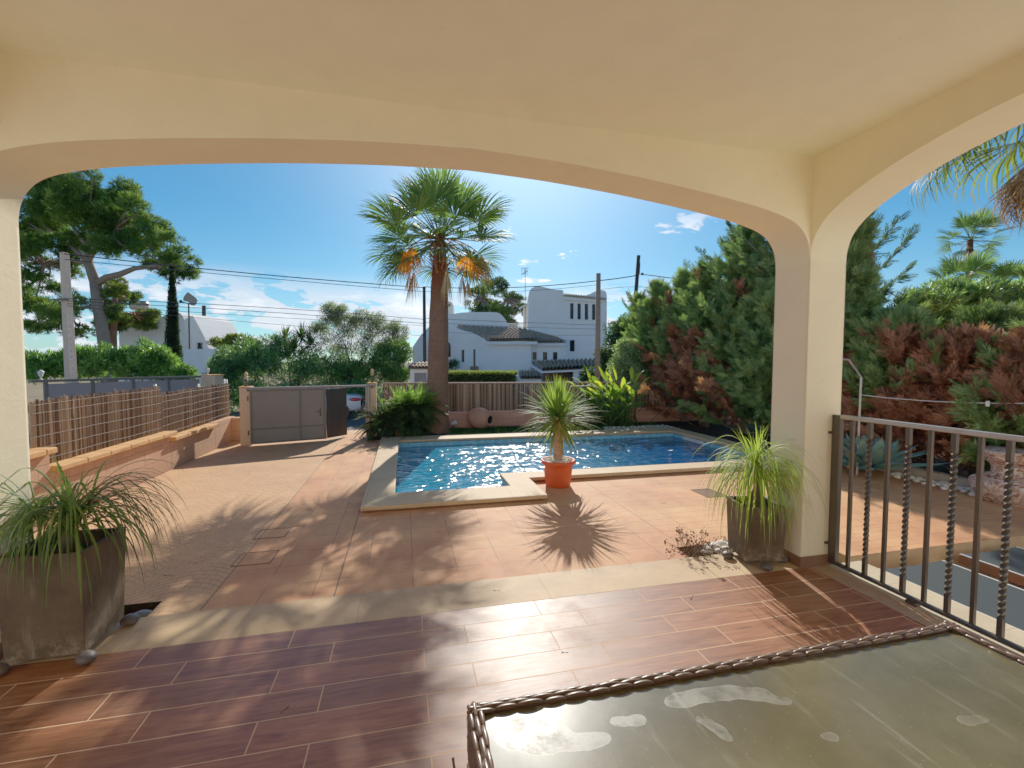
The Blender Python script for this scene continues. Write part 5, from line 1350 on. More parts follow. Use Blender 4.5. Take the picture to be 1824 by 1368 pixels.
def pine(label, D, pads, trunk, limbs, n, m=13, bark=BARK, c0=(.022, .062, .020), c1=(.17, .27, .05), spread=.8):
    g0 = DD(*trunk[0][:2], D); t = thing('pine_tree', label, 'pine tree', (g0[0], g0[1], -.75))
    bl = []
    for x, y, rx, ry in pads:
        d = rng.uniform(-1, 1)*1.6; c, r = pxblob(x, y, D+d, rx*1.12, ry*1.2, rx*spread); bl.append((c, r))
    sb = subblobs(bl, 6, .42)
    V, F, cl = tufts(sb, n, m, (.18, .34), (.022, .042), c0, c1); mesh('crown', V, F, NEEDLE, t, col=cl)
    b = MB(); s = D/FPX
    pts = [DD(x, y, D) for x, y, w in trunk]; pts[0] = np.array([pts[0][0], pts[0][1], -.76])
    b.tube(pts, [w*s for _, _, w in trunk], 10); b.put('trunk', bark, t, smooth=True)
    b = MB()
    for lim in limbs:
        n_ = len(lim); dd = rng.uniform(-.8, .8); b.tube([DD(x, y, D+dd*i/n_) for i, (x, y, w) in enumerate(lim)], [w*s for _, _, w in lim], 7)
    for c, r in bl:
        ends = [lim[-1] for lim in limbs]; e = min(ends, key=lambda q: np.linalg.norm(DD(q[0], q[1], D)-c)); a = DD(e[0], e[1], D)
        for q in range(3):
            tip = c+rng.uniform(-.6, .6, 3)*r; mid = (a+tip)/2+rng.normal(0, .15, 3); b.tube([a, mid, tip], [.07, .045, .015], 5)
    b.put('limbs', bark, t, smooth=True)
    return t
pads = [(140, 455, 30, 14), (115, 480, 28, 14), (200, 425, 36, 18), (45, 430, 40, 26), (85, 455, 36, 20), (25, 400, 40, 34), (150, 372, 50, 26), (200, 395, 40, 24), (95, 372, 46, 30), (30, 345, 45, 38), (85, 338, 50, 34), (140, 338, 52, 30), (196, 352, 42, 34), (228, 382, 38, 28), (110, 375, 60, 30), (60, 400, 42, 30), (170, 398, 50, 26), (240, 418, 34, 20), (272, 420, 18, 32), (285, 408, 14, 22), (130, 430, 46, 16), (40, 440, 34, 22), (205, 440, 36, 14), (262, 452, 30, 13),
        (300, 432, 18, 15), (322, 462, 26, 18), (338, 478, 20, 16), (300, 470, 24, 16), (312, 492, 20, 10), (285, 478, 22, 10), (60, 490, 28, 15), (30, 530, 30, 22), (70, 548, 34, 18), (110, 560, 30, 16), (50, 585, 26, 12), (120, 588, 36, 12), (95, 520, 24, 12), (140, 540, 20, 14), (18, 475, 22, 30)]
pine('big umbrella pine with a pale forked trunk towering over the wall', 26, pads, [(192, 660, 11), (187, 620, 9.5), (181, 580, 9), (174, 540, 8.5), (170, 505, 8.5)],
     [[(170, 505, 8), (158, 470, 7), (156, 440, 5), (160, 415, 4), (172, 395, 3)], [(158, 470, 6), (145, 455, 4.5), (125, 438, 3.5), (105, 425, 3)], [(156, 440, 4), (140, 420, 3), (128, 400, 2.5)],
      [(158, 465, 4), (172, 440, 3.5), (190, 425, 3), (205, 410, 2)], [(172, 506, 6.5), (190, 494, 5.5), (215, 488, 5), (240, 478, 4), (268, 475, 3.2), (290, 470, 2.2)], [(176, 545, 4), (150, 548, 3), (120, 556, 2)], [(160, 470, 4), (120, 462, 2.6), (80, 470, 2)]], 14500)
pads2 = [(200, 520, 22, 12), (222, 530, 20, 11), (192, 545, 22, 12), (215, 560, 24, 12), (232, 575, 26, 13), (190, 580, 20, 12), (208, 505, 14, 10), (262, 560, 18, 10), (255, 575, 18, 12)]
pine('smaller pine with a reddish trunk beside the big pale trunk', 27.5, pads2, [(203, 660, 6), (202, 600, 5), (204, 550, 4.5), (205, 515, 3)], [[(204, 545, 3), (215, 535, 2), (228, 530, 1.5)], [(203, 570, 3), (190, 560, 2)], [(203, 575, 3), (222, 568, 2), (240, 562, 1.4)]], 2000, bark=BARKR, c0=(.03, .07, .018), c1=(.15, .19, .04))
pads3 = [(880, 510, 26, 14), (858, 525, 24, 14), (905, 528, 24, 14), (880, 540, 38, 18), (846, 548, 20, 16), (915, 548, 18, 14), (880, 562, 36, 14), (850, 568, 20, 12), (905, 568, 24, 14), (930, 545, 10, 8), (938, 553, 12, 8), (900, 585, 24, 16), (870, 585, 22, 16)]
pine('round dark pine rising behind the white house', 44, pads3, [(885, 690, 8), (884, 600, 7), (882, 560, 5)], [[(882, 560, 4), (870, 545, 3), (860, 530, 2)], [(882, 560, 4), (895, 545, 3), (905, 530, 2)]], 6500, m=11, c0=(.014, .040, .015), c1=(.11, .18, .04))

# ---- slim cypress
cb = DD(307, 640, 20); cy_t = thing('cypress', 'slim dark cypress standing before the white wavy house', 'cypress', (cb[0], cb[1], -.75))
bl = [pxblob(307+.5*sin(i)+(3 if i > 18 else 0), 480+i*7.4, 20, 4.0+i*.42, 9, 4.0+i*.42) for i in range(24)]+[pxblob(314, 545+i*9, 20, 3, 8) for i in range(6)]
V, F, cl = foliage(bl, 15000, (.07, .15), (.02, .035), (.006, .014, .008), (.028, .042, .018), up=1.4, out=.35, rnd=.3, shell=.5, cs=2.5); mesh('crown', V, F, NEEDLE, cy_t, col=cl)
b = MB(); b.tube([(cb[0], cb[1], -.76), (cb[0], cb[1], 2.5), tuple(DD(306, 500, 20))], [.14, .10, .02], 8); b.put('trunk', BARK, cy_t)

# ---- oleanders and garden shrubs across the lane
OL0, OL1 = (.030, .11, .026), (.23, .44, .085)
bush('oleander_hedge', 'long bright green oleander hedge over the grey panel fence', 'hedge', [pxblob(x, y, D, rx, ry, 26) for x, y, D, rx, ry in [(75, 655, 16.5, 28, 28), (118, 650, 17, 30, 33), (165, 648, 17, 30, 34), (212, 646, 17.2, 30, 34), (255, 646, 17.4, 28, 35), (290, 655, 17.6, 26, 32), (318, 668, 17.6, 24, 22)]],
     26000, (.14, .25), (.030, .050), OL0, OL1, -.7, k=10, up=.6, shell=.25, cs=2.2, mat=LEAFG)
bush('oleander', 'dense green oleander shrub behind the grey driveway gate', 'shrub', [pxblob(x, y, D+5.5, rx, ry, 28) for x, y, D, rx, ry in [(392, 665, 16.0, 26, 30), (400, 655, 16.4, 30, 36), (430, 645, 16.4, 34, 36), (460, 642, 16.6, 34, 40), (500, 640, 16.6, 34, 38), (545, 652, 16.8, 34, 36), (585, 660, 16.8, 34, 34), (400, 700, 16, 40, 30), (450, 705, 16, 40, 30), (510, 705, 16, 40, 30), (570, 705, 16, 40, 30), (640, 700, 16, 40, 26)]],
     38000, (.15, .26), (.030, .052), (.028, .095, .042), (.20, .37, .13), -.7, k=10, up=.6, shell=.25, cs=2.0, mat=LEAFG)
bush('round_shrub', 'small yellowish green round bush far behind the oleanders', 'shrub', [pxblob(420, 608, 30, 24, 12), pxblob(398, 612, 30, 20, 10), pxblob(445, 612, 30, 18, 9)], 6000, (.14, .26), (.06, .10), (.06, .10, .02), (.22, .28, .06), -.7, cs=1.5)
bush('olive_tree', 'grey green olive tree with an airy crown behind the gate', 'tree', [pxblob(x, y, D+5.5, rx, ry, 24) for x, y, D, rx, ry in [(592, 568, 18, 26, 22), (575, 590, 18, 24, 22), (620, 588, 18.2, 32, 26), (655, 590, 18.2, 30, 20), (600, 620, 17.8, 36, 26), (650, 622, 18, 34, 28), (690, 610, 18.2, 30, 26), (588, 556, 18, 18, 20), (610, 560, 18, 20, 16), (672, 574, 18.4, 24, 18), (700, 582, 18.4, 20, 16), (640, 566, 18.4, 22, 18), (715, 600, 18.4, 18, 20)]],
     30000, (.09, .18), (.020, .032), (.060, .088, .050), (.30, .36, .21), -.7, k=14, nst=14, up=.7, shell=.62, cs=2.2)
bush('laurel_shrub', 'dark leafy shrub right of the olive by the lane', 'shrub', [pxblob(x, y, 21.8, rx, ry, 24) for x, y, rx, ry in [(690, 640, 34, 30), (720, 628, 20, 24), (650, 655, 34, 26), (705, 665, 28, 22), (615, 662, 30, 26)]],
     17000, (.11, .20), (.032, .055), (.020, .065, .022), (.17, .30, .075), -.7, k=10, shell=.25, cs=2.4)
b_ = DD(700, 690, 15.5)
bush('lane_hedge', 'dark low hedge seen through the open doorway behind the white car', 'hedge', [((DD(632+q*26, 690, 23)[0], DD(632+q*26, 690, 23)[1], .35), (.8, .6, 1.1)) for q in range(-6, 6)], 12000, (.08, .16), (.03, .05), (.012, .03, .012), (.05, .085, .025), -.75, cs=2)
# bayonet-leaved clump between the shrubs
yk = DD(522, 600, 22.4); t = thing('yucca', 'dark spiky yucca clump between the oleander and the olive', 'yucca', (yk[0], yk[1], -.7))
b = MB()
for px, py in [(508, 606), (538, 602), (552, 615), (495, 618), (525, 622)]:
    o = DD(px, py, 22.2+rng.uniform(-.3, .3)); stiff(b, o, 90, (.6, .95), (.05, .075), (-35, 85), (.1, 1.0), ((.022, .06, .022), (.10, .18, .05)))
b.put('leaves', PALMLEAF, t, col=True)
stems(t, (yk[0], yk[1], -.7), [DD(px, py, 22.2) for px, py in [(508, 606), (538, 602), (552, 615), (495, 618)]], .06)
# trimmed hedge, shrub and dark tree by the tower house
hb = DD(858, 690, 17.0); t = thing('clipped_hedge', 'flat topped clipped hedge in front of the white house', 'hedge', (hb[0], hb[1], -.75), 0)
b0, b1 = DD(786, 664, 17.0), DD(921, 664, 17.0); n = 12000; f = rng.random(n); q = rng.random(n); hz = rng.random(n); side = rng.random(n)
P = b0+(b1-b0)*f[:, None]+HF*(q*.9)[:, None]; P[:, 2] = -.5+(b0[2]+.5)*hz
top = side < .5; P[top, 2] = b0[2]+rng.normal(0, .02, top.sum()); fr_ = (side >= .5) & (side < .9); P[fr_] -= HF*(q[fr_]*.9-rng.uniform(0, .08, fr_.sum()))[:, None]
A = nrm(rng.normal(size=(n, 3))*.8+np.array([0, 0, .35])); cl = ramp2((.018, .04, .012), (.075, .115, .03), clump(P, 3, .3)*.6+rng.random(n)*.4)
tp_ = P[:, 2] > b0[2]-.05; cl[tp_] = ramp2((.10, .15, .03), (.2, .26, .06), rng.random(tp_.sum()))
V, F, cl = cards(P, A, rng.uniform(.05, .10, n), rng.uniform(.025, .045, n), cl); mesh('crown', V, F, LEAF, t, col=cl)
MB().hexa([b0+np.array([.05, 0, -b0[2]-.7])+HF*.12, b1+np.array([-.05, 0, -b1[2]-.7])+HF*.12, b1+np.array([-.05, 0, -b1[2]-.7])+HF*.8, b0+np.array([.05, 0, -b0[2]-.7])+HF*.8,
           b0+np.array([.05, 0, -.06])+HF*.12, b1+np.array([-.05, 0, -.06])+HF*.12, b1+np.array([-.05, 0, -.06])+HF*.8, b0+np.array([.05, 0, -.06])+HF*.8]).put('dark_core', mat_flat('hedge_core_shade', (.012, .02, .008), .95, .05), t)  # solid dark block stands for the shade inside the hedge
bush('garden_shrub', 'small rounded shrub against the white house wall beside the palm trunk', 'shrub', [pxblob(806, 652, 25.5, 14, 10)], 900, (.15, .28), (.02, .035), (.02, .05, .02), (.08, .14, .05), -.7, k=5, nst=4)
bush('carob_tree', 'dark rounded tree between the tower house and the conifers', 'tree', [pxblob(x, y, 20, rx, ry, 24) for x, y, rx, ry in [(1095, 600, 26, 26), (1110, 580, 20, 18), (1085, 630, 24, 28), (1112, 630, 26, 34), (1088, 660, 22, 24), (1050, 672, 22, 20)]],
     15000, (.09, .17), (.03, .055), (.014, .042, .018), (.085, .155, .055), -.7, k=9, shell=.25, cs=2)
bush('pittosporum', 'pale silvery green shrub behind the broad leaved plant', 'shrub', [pxblob(x, y, 13.2, rx, ry, 22) for x, y, rx, ry in [(1118, 625, 22, 22), (1105, 650, 22, 22), (1130, 645, 24, 30), (1098, 675, 20, 20), (1125, 680, 26, 26)]],
     16000, (.06, .11), (.020, .034), (.07, .15, .06), (.36, .48, .24), -.4, k=9, shell=.25, cs=3)

# ---- strelitzia: paddle leaves on long stalks
t = thing('strelitzia', 'tall plant with yellow green paddle leaves at the far pool corner', 'strelitzia', (5.35, 10.62, 0))
b = MB(); st_ = MB()
for i in range(140):
    bx, by = 5.32+rng.normal(0, .28), 10.66+rng.normal(0, .16); az = rng.uniform(0, 2*pi); e = rng.uniform(.75, 1.5); L = rng.uniform(.45, 1.25)
    if i < 56: az = rng.uniform(2.4, 4.0); e = rng.uniform(.6, 1.25)
    d = np.array([cos(az)*cos(e), sin(az)*cos(e), sin(e)]); a = np.array([bx, by, 0.]); m_ = a+d*L
    st_.tube([a, a+d*L*.5+rng.normal(0, .01, 3), m_], [.012, .010, .007], 5, c=(.05, .10, .025))
    ll = rng.uniform(.32, .50); wd = rng.uniform(.085, .13); pts = []; dd = d.copy(); p = m_.copy()
    for k in range(8):
        pts.append(p.copy()); dd = nrm(dd+np.array([cos(az), sin(az), 0])*.05-np.array([0, 0, .06+.02*k])); p = p+dd*ll/7
    s = np.linspace(0, 1, 8); w = wd*np.sin(pi*np.clip(s*.94+.06, 0, 1))**.7
    hi = m_[2] > .85
    c = ramp2((.10, .20, .025), (.55, .60, .05) if hi else (.18, .30, .04), np.full(8, rng.random()))  # yellow green leaves; upper ones brightened to paint in the backlight
    b.ribbon(pts, w, [-sin(az), cos(az), .25*rng.normal()], np.concatenate([c, c, c]), fold=.22)
b.put('leaves', LEAF, t, smooth=True, col=True); st_.put('stalks', mat_attr('green_stalk', .5), t, smooth=True, col=True)

# ---- cycad-like clump left of the palm trunk
t = thing('cycad', 'dense dark cycad clump with a painted sunlit green top left of the palm trunk', 'cycad', (-.05, 10.15, 0))
b = MB()
PP = []; AA = []; LL = []; CC = []
for cx_, cy_, cz_, nf_ in [(-.05, 10.15, .42, 120), (.28, 10.12, .46, 90), (-.38, 10.05, .24, 80), (.0, 9.95, .15, 70)]:
    for i in range(nf_):
        az = rng.uniform(0, 2*pi); e = rng.uniform(.1, 1.45); L = rng.uniform(.50, .75); d = np.array([cos(az)*cos(e), sin(az)*cos(e), sin(e)]); p = np.array([cx_, cy_, cz_]); pts = []
        for k in range(15):
            pts.append(p.copy()); d = nrm(d-np.array([0, 0, .085])); p = p+d*L/14
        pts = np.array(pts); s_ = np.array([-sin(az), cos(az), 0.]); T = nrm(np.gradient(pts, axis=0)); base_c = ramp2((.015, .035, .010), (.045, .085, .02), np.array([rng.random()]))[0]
        b.tube(pts[::2], .004, 3, c=(.06, .08, .02))
        for k in range(2, 15):
            for sgn in (-1, 1):
                for h_ in (0, .5):
                    q = pts[k]-T[k]*h_*L/14; a = nrm(s_*sgn*.8+T[k]*.75+np.array([0, 0, .18])); PP.append(q); AA.append(a); LL.append(.15*sin(pi*(k/15*.85+.1)))
                    cc_ = base_c if q[2] < .66 else base_c*1.2+np.array([.16, .30, .035])*min(1, (q[2]-.66)*4); CC.append(cc_*rng.uniform(.8, 1.2))  # sunlight on the top painted in as brighter frond colour
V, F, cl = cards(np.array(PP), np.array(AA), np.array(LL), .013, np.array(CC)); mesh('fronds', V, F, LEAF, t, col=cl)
b.put('midribs', mat_attr('cycad_midrib', .6), t, col=True)
b = MB(); b.lathe([(.16, -.02), (.17, .15), (.12, .36), (.0, .42)], 12, (-.05, 10.15, 0)); b.put('trunk', BARK, t, smooth=True)

# ---- fan palms
def fan_frond(pet, R_, n, spread, droop, c0, c1, wseg, split=.5, cup=.25, dead=False):
    """petiole along +x, pleated fan of segments at its end"""
    b = MB(); k = 6
    xs_ = np.linspace(0, pet, k); zs = -.10*pet*(xs_/pet)**2
    pc = np.array([.16, .20, .06]) if not dead else np.array([.22, .12, .05])
    b.tube(np.stack([xs_, 0*xs_, zs], 1), np.linspace(.020, .009, k), 5, c=pc)
    h = np.array([pet, 0, zs[-1]])
    for i in range(n):
        f = (i+.5)/n*2-1; a = f*spread; L = R_*(1-.22*abs(f)**2)*rng.uniform(.90, 1.06)
        d0 = np.array([cos(a), sin(a), cup*(abs(sin(a)))+rng.normal(0, .03)]); d = nrm(d0); p = h.copy(); pts = [p.copy()]; sg = 7
        dr = droop*rng.uniform(.7, 1.4)
        for q in range(sg):
            g_ = dr*max(0, (q+1)/sg-.38)**1.3
            d = nrm(d-np.array([0, 0, g_])+rng.normal(0, .012, 3)); p = p+d*L/sg; pts.append(p.copy())
        s = np.linspace(0, 1, sg+1); full = 2*spread/n*1.12*L*s; w = np.where(s < split, full, np.maximum(full[int(split*sg)]*(1-(s-split)/(1-split))**.8, .002)); w[0] = .006
        t = rng.random(); c = np.tile(np.array(c0)*(1-t)+np.array(c1)*t, (sg+1, 1)); tipf = (np.clip((s-.75)/.25, 0, 1)*.6*rng.random())[:, None]
        c = c*(1-tipf)+(np.array([.20, .15, .06]) if not dead else np.array([.3, .2, .1]))*tipf
        b.ribbon(pts, w, np.cross([0, 0, 1], d0), np.concatenate([c, c, c]), fold=.10 if i % 2 else .18)
    return b
def frond_mesh(b, name):
    o = b.put(name, PALMLEAF, smooth=True, local=True, col=True); me = o.data; bpy.data.objects.remove(o); return me
GR0, GR1 = (.038, .105, .040), (.19, .33, .09)
FV = [frond_mesh(fan_frond(.88, .86, 42, radians(104), dr, GR0, GR1, .05, .58, cu), 'fan_frond') for dr, cu in [(.28, .30), (.45, .22), (.60, .15), (.36, .35)]]
FH = [frond_mesh(fan_frond(.86, .82, 38, radians(100), .85, GR0, (.12, .19, .05), .05, .45, .1), 'fan_frond') for _ in range(2)]
DEADO = frond_mesh(fan_frond(.62, .66, 30, radians(75), 1.6, (.42, .17, .035), (.62, .30, .07), .05, .5, .05, True), 'dead_frond')
DEADB = frond_mesh(fan_frond(.85, .62, 24, radians(52), 2.4, (.24, .13, .06), (.42, .26, .13), .05, .4, .0, True), 'dead_frond')
def place_frond(me, par, o, az, el, roll, sc, name='frond', label=None):
    q = bpy.data.objects.new(name, me); C.objects.link(q); q.parent = par
    q.location = Vector(o)-par.location; q.rotation_euler = (Matrix.Rotation(az, 3, 'Z') @ Matrix.Rotation(-el, 3, 'Y') @ Matrix.Rotation(roll, 3, 'X')).to_euler()
    q.scale = (sc, sc, sc)
    if label: q['label'] = label
    return q
palm = thing('fan_palm', 'tall fan palm with orange dead fronds growing behind the pool', 'fan palm', (.725, 10.55, 0))
ctr = np.array([.80, 10.55, 4.42])
pf = [(.30, -.02), (.275, .10), (.25, .5), (.238, 1.2), (.226, 2.0), (.212, 2.8), (.19, 3.3), (.17, 3.7), (.15, 4.0), (.13, 4.25), (.06, 4.55)]
h = smooth_prof(pf, 6); n = 28; V = []
for r, z in h:
    for j in range(n):
        a = 2*pi*j/n; q = r*(1+.02*sin(5*a+z*9)+rng.normal(0, .008)); V.append((.725+.09*(z/4.3)+cos(a)*q, 10.55+sin(a)*q, z))
F = [(i*n+j, i*n+(j+1) % n, (i+1)*n+(j+1) % n, (i+1)*n+j) for i in range(len(h)-1) for j in range(n)]
mesh('trunk', V, F, PTRUNK, palm, smooth=True)
b = MB()
for i in range(70):
    a = rng.uniform(0, 2*pi); z = rng.uniform(3.55, 4.35); r = .20-.05*(z-3.5); d = np.array([cos(a), sin(a), .9]); p = np.array([.80+cos(a)*r*.85, 10.55+sin(a)*r*.85, z])
    b.ribbon([p, p+d*.10, p+d*.2+np.array([cos(a), sin(a), 0])*.04], [.06, .045, .03], [-sin(a), cos(a), 0])
b.put('leaf_bases', BARKR, palm)
ga = 2.399963
for i in range(44):
    f = i/43; el = radians(80-(f**.72)*108+rng.uniform(-8, 8)); az = i*ga+rng.uniform(-.2, .2)
    me = FV[int(rng.integers(0, 4))] if f < .75 else FH[i % 2]
    place_frond(me, palm, ctr+np.array([cos(az)*.07, sin(az)*.07, .10-.22*f]), az, el, rng.normal(0, .35), rng.uniform(.95, 1.10)*(1 if f > .3 else .86))
def hanging_frond(end, L, n, spread, c0, c1, m_, label, name='dead_frond'):
    """withered frond: stalk bent over from the crown, fan hanging straight down"""
    b = MB(); a = ctr+np.array([0, 0, .0]); end = np.array(end, float); o2 = nrm(np.array([end[0]-a[0], end[1]-a[1], 0.]))
    mid = a+(end-a)*.5+np.array([0, 0, .22]); tt = np.linspace(0, 1, 8)[:, None]
    st = a*(1-tt)**2+2*mid*tt*(1-tt)+end*tt**2; b.tube(st, np.linspace(.018, .009, 8), 5, c=np.array(c0)*.6)
    lat = np.array([-o2[1], o2[0], 0])
    if abs(lat@RT) < .75: lat = nrm(lat+RT*.9*np.sign(lat@RT+1e-6))
    for i in range(n):
        f = (i+.5)/n*2-1; ang = f*spread; d = nrm(np.array([0, 0, -1.])*cos(ang)+lat*sin(ang)+o2*.25*(1-abs(f))); p = end.copy(); pts = [p.copy()]; Li = L*(1-.2*f*f)*rng.uniform(.8, 1.1)
        for q in range(6):
            d = nrm(d+np.array([0, 0, -.13])+rng.normal(0, .035, 3)); p = p+d*Li/6; pts.append(p.copy())
        s_ = np.linspace(0, 1, 7); w = np.where(s_ < .55, 2*spread/n*1.25*Li*s_+.004, np.maximum(2*spread/n*.7*Li*(1-(s_-.55)/.45), .003))
        t = rng.random(); c = np.tile(np.array(c0)*(1-t)+np.array(c1)*t, (7, 1)); b.ribbon(pts, w, lat, np.concatenate([c, c, c]), fold=.15)
    o = b.put(name, PALMLEAF, palm, smooth=True, col=True); o['label'] = label
OR0, OR1 = (.72, .22, .02), (.95, .42, .05); BR0, BR1 = (.30, .15, .06), (.52, .31, .15)
for (x, y, dy, L, n, sp, c0, c1) in [(732, 440, -.55, .80, 40, 1.15, OR0, OR1), (722, 446, -.35, .60, 26, .8, OR0, OR1), (836, 452, -.5, .66, 34, 1.2, OR0, OR1), (858, 455, -.35, .70, 34, .9, OR0, OR1), (820, 452, .4, .34, 20, .9, (.36, .26, .07), (.5, .36, .1)),
                                     (737, 482, -.40, .78, 30, .42, BR0, BR1), (796, 480, -.60, .78, 28, .38, (.42, .30, .15), (.62, .46, .24)), (823, 490, -.3, .76, 28, .36, BR0, BR1), (729, 486, .2, .50, 16, .4, BR0, BR1), (833, 500, .3, .46, 16, .4, BR0, BR1)]:
    hanging_frond(DY(x, y, 10.55+dy), L, n, sp, c0, c1, None, 'dry orange frond hanging below the crown' if c0 is OR0 else 'brown withered frond hanging beside the trunk')
def small_palm(label, c, zg, n, sc, r, e0=80, e1=-50, dead=4):
    t = thing('fan_palm', label, 'fan palm', (c[0], c[1], zg))
    b = MB(); b.tube([(c[0], c[1], zg-.02), (c[0]+.03, c[1], (zg+c[2])/2), (c[0], c[1], c[2])], [r*1.2, r, r*.8], 12); b.put('trunk', PTRUNK, t, smooth=True)
    for i in range(n):
        f = i/(n-1); az = i*ga; me = FV[int(rng.integers(0, 4))] if f < .7 else FH[i % 2]
        place_frond(me, t, np.array(c), az, radians(e0+(e1-e0)*f+rng.uniform(-8, 8)), rng.normal(0, .3), sc*rng.uniform(.9, 1.1))
    for i in range(dead):
        az = i*2.1+.4; place_frond(DEADB, t, np.array(c)-np.array([0, 0, .1]), az, radians(-62), 0, sc, 'dead_frond', 'brown withered frond')
    return t
small_palm('distant small fan palm on a thin stem above the leafy bushes', DD(1728, 428, 15), 0, 20, .62, .10, 80, -45, 3)
small_palm('low fan palm half sunk in the leafy bushes below the distant one', DD(1715, 512, 12.5), 0, 18, .62, .12, 75, -5, 0)
small_palm('dark low fan palm behind the bushes at the edge of the photo', DD(1800, 520, 12.0), 0, 14, .55, .12, 75, -10, 0)
# the near palm whose fronds hang into the side arch
np0 = np.array([8.42, 4.25, 5.30]); t = thing('fan_palm', 'near fan palm with long hanging fronds seen through the side arch', 'fan palm', (8.85, 4.25, 0))
b = MB(); b.tube([(8.85, 4.25, -.02), (8.82, 4.25, 2.5), tuple(np0)], [.30, .25, .2], 16); b.put('trunk', PTRUNK, t, smooth=True)
HANG = [frond_mesh(fan_frond(.95, 1.15, 46, radians(95), dr, (.07, .14, .035), (.26, .30, .07), .05, .45, .12), 'fan_frond') for dr in (1.1, 1.6, 2.2)]
HBR = frond_mesh(fan_frond(.85, 1.05, 36, radians(60), 2.2, (.20, .085, .03), (.40, .22, .09), .05, .4, .0, True), 'dead_frond')
for i in range(34):
    f = i/33; az = i*ga+.5; place_frond(HANG[min(2, int(f*3))] if f > .2 else FV[i % 4], t, np0, az, radians(75-f*105), rng.normal(0, .2), 1.05)
for i in range(18):
    az = i*2*pi/18+.2; place_frond(HBR, t, np0-np.array([0, 0, .2]), az, radians(-52-rng.uniform(0, 20)), rng.normal(0, .2), 1.0, 'dead_frond', 'brown dead frond')

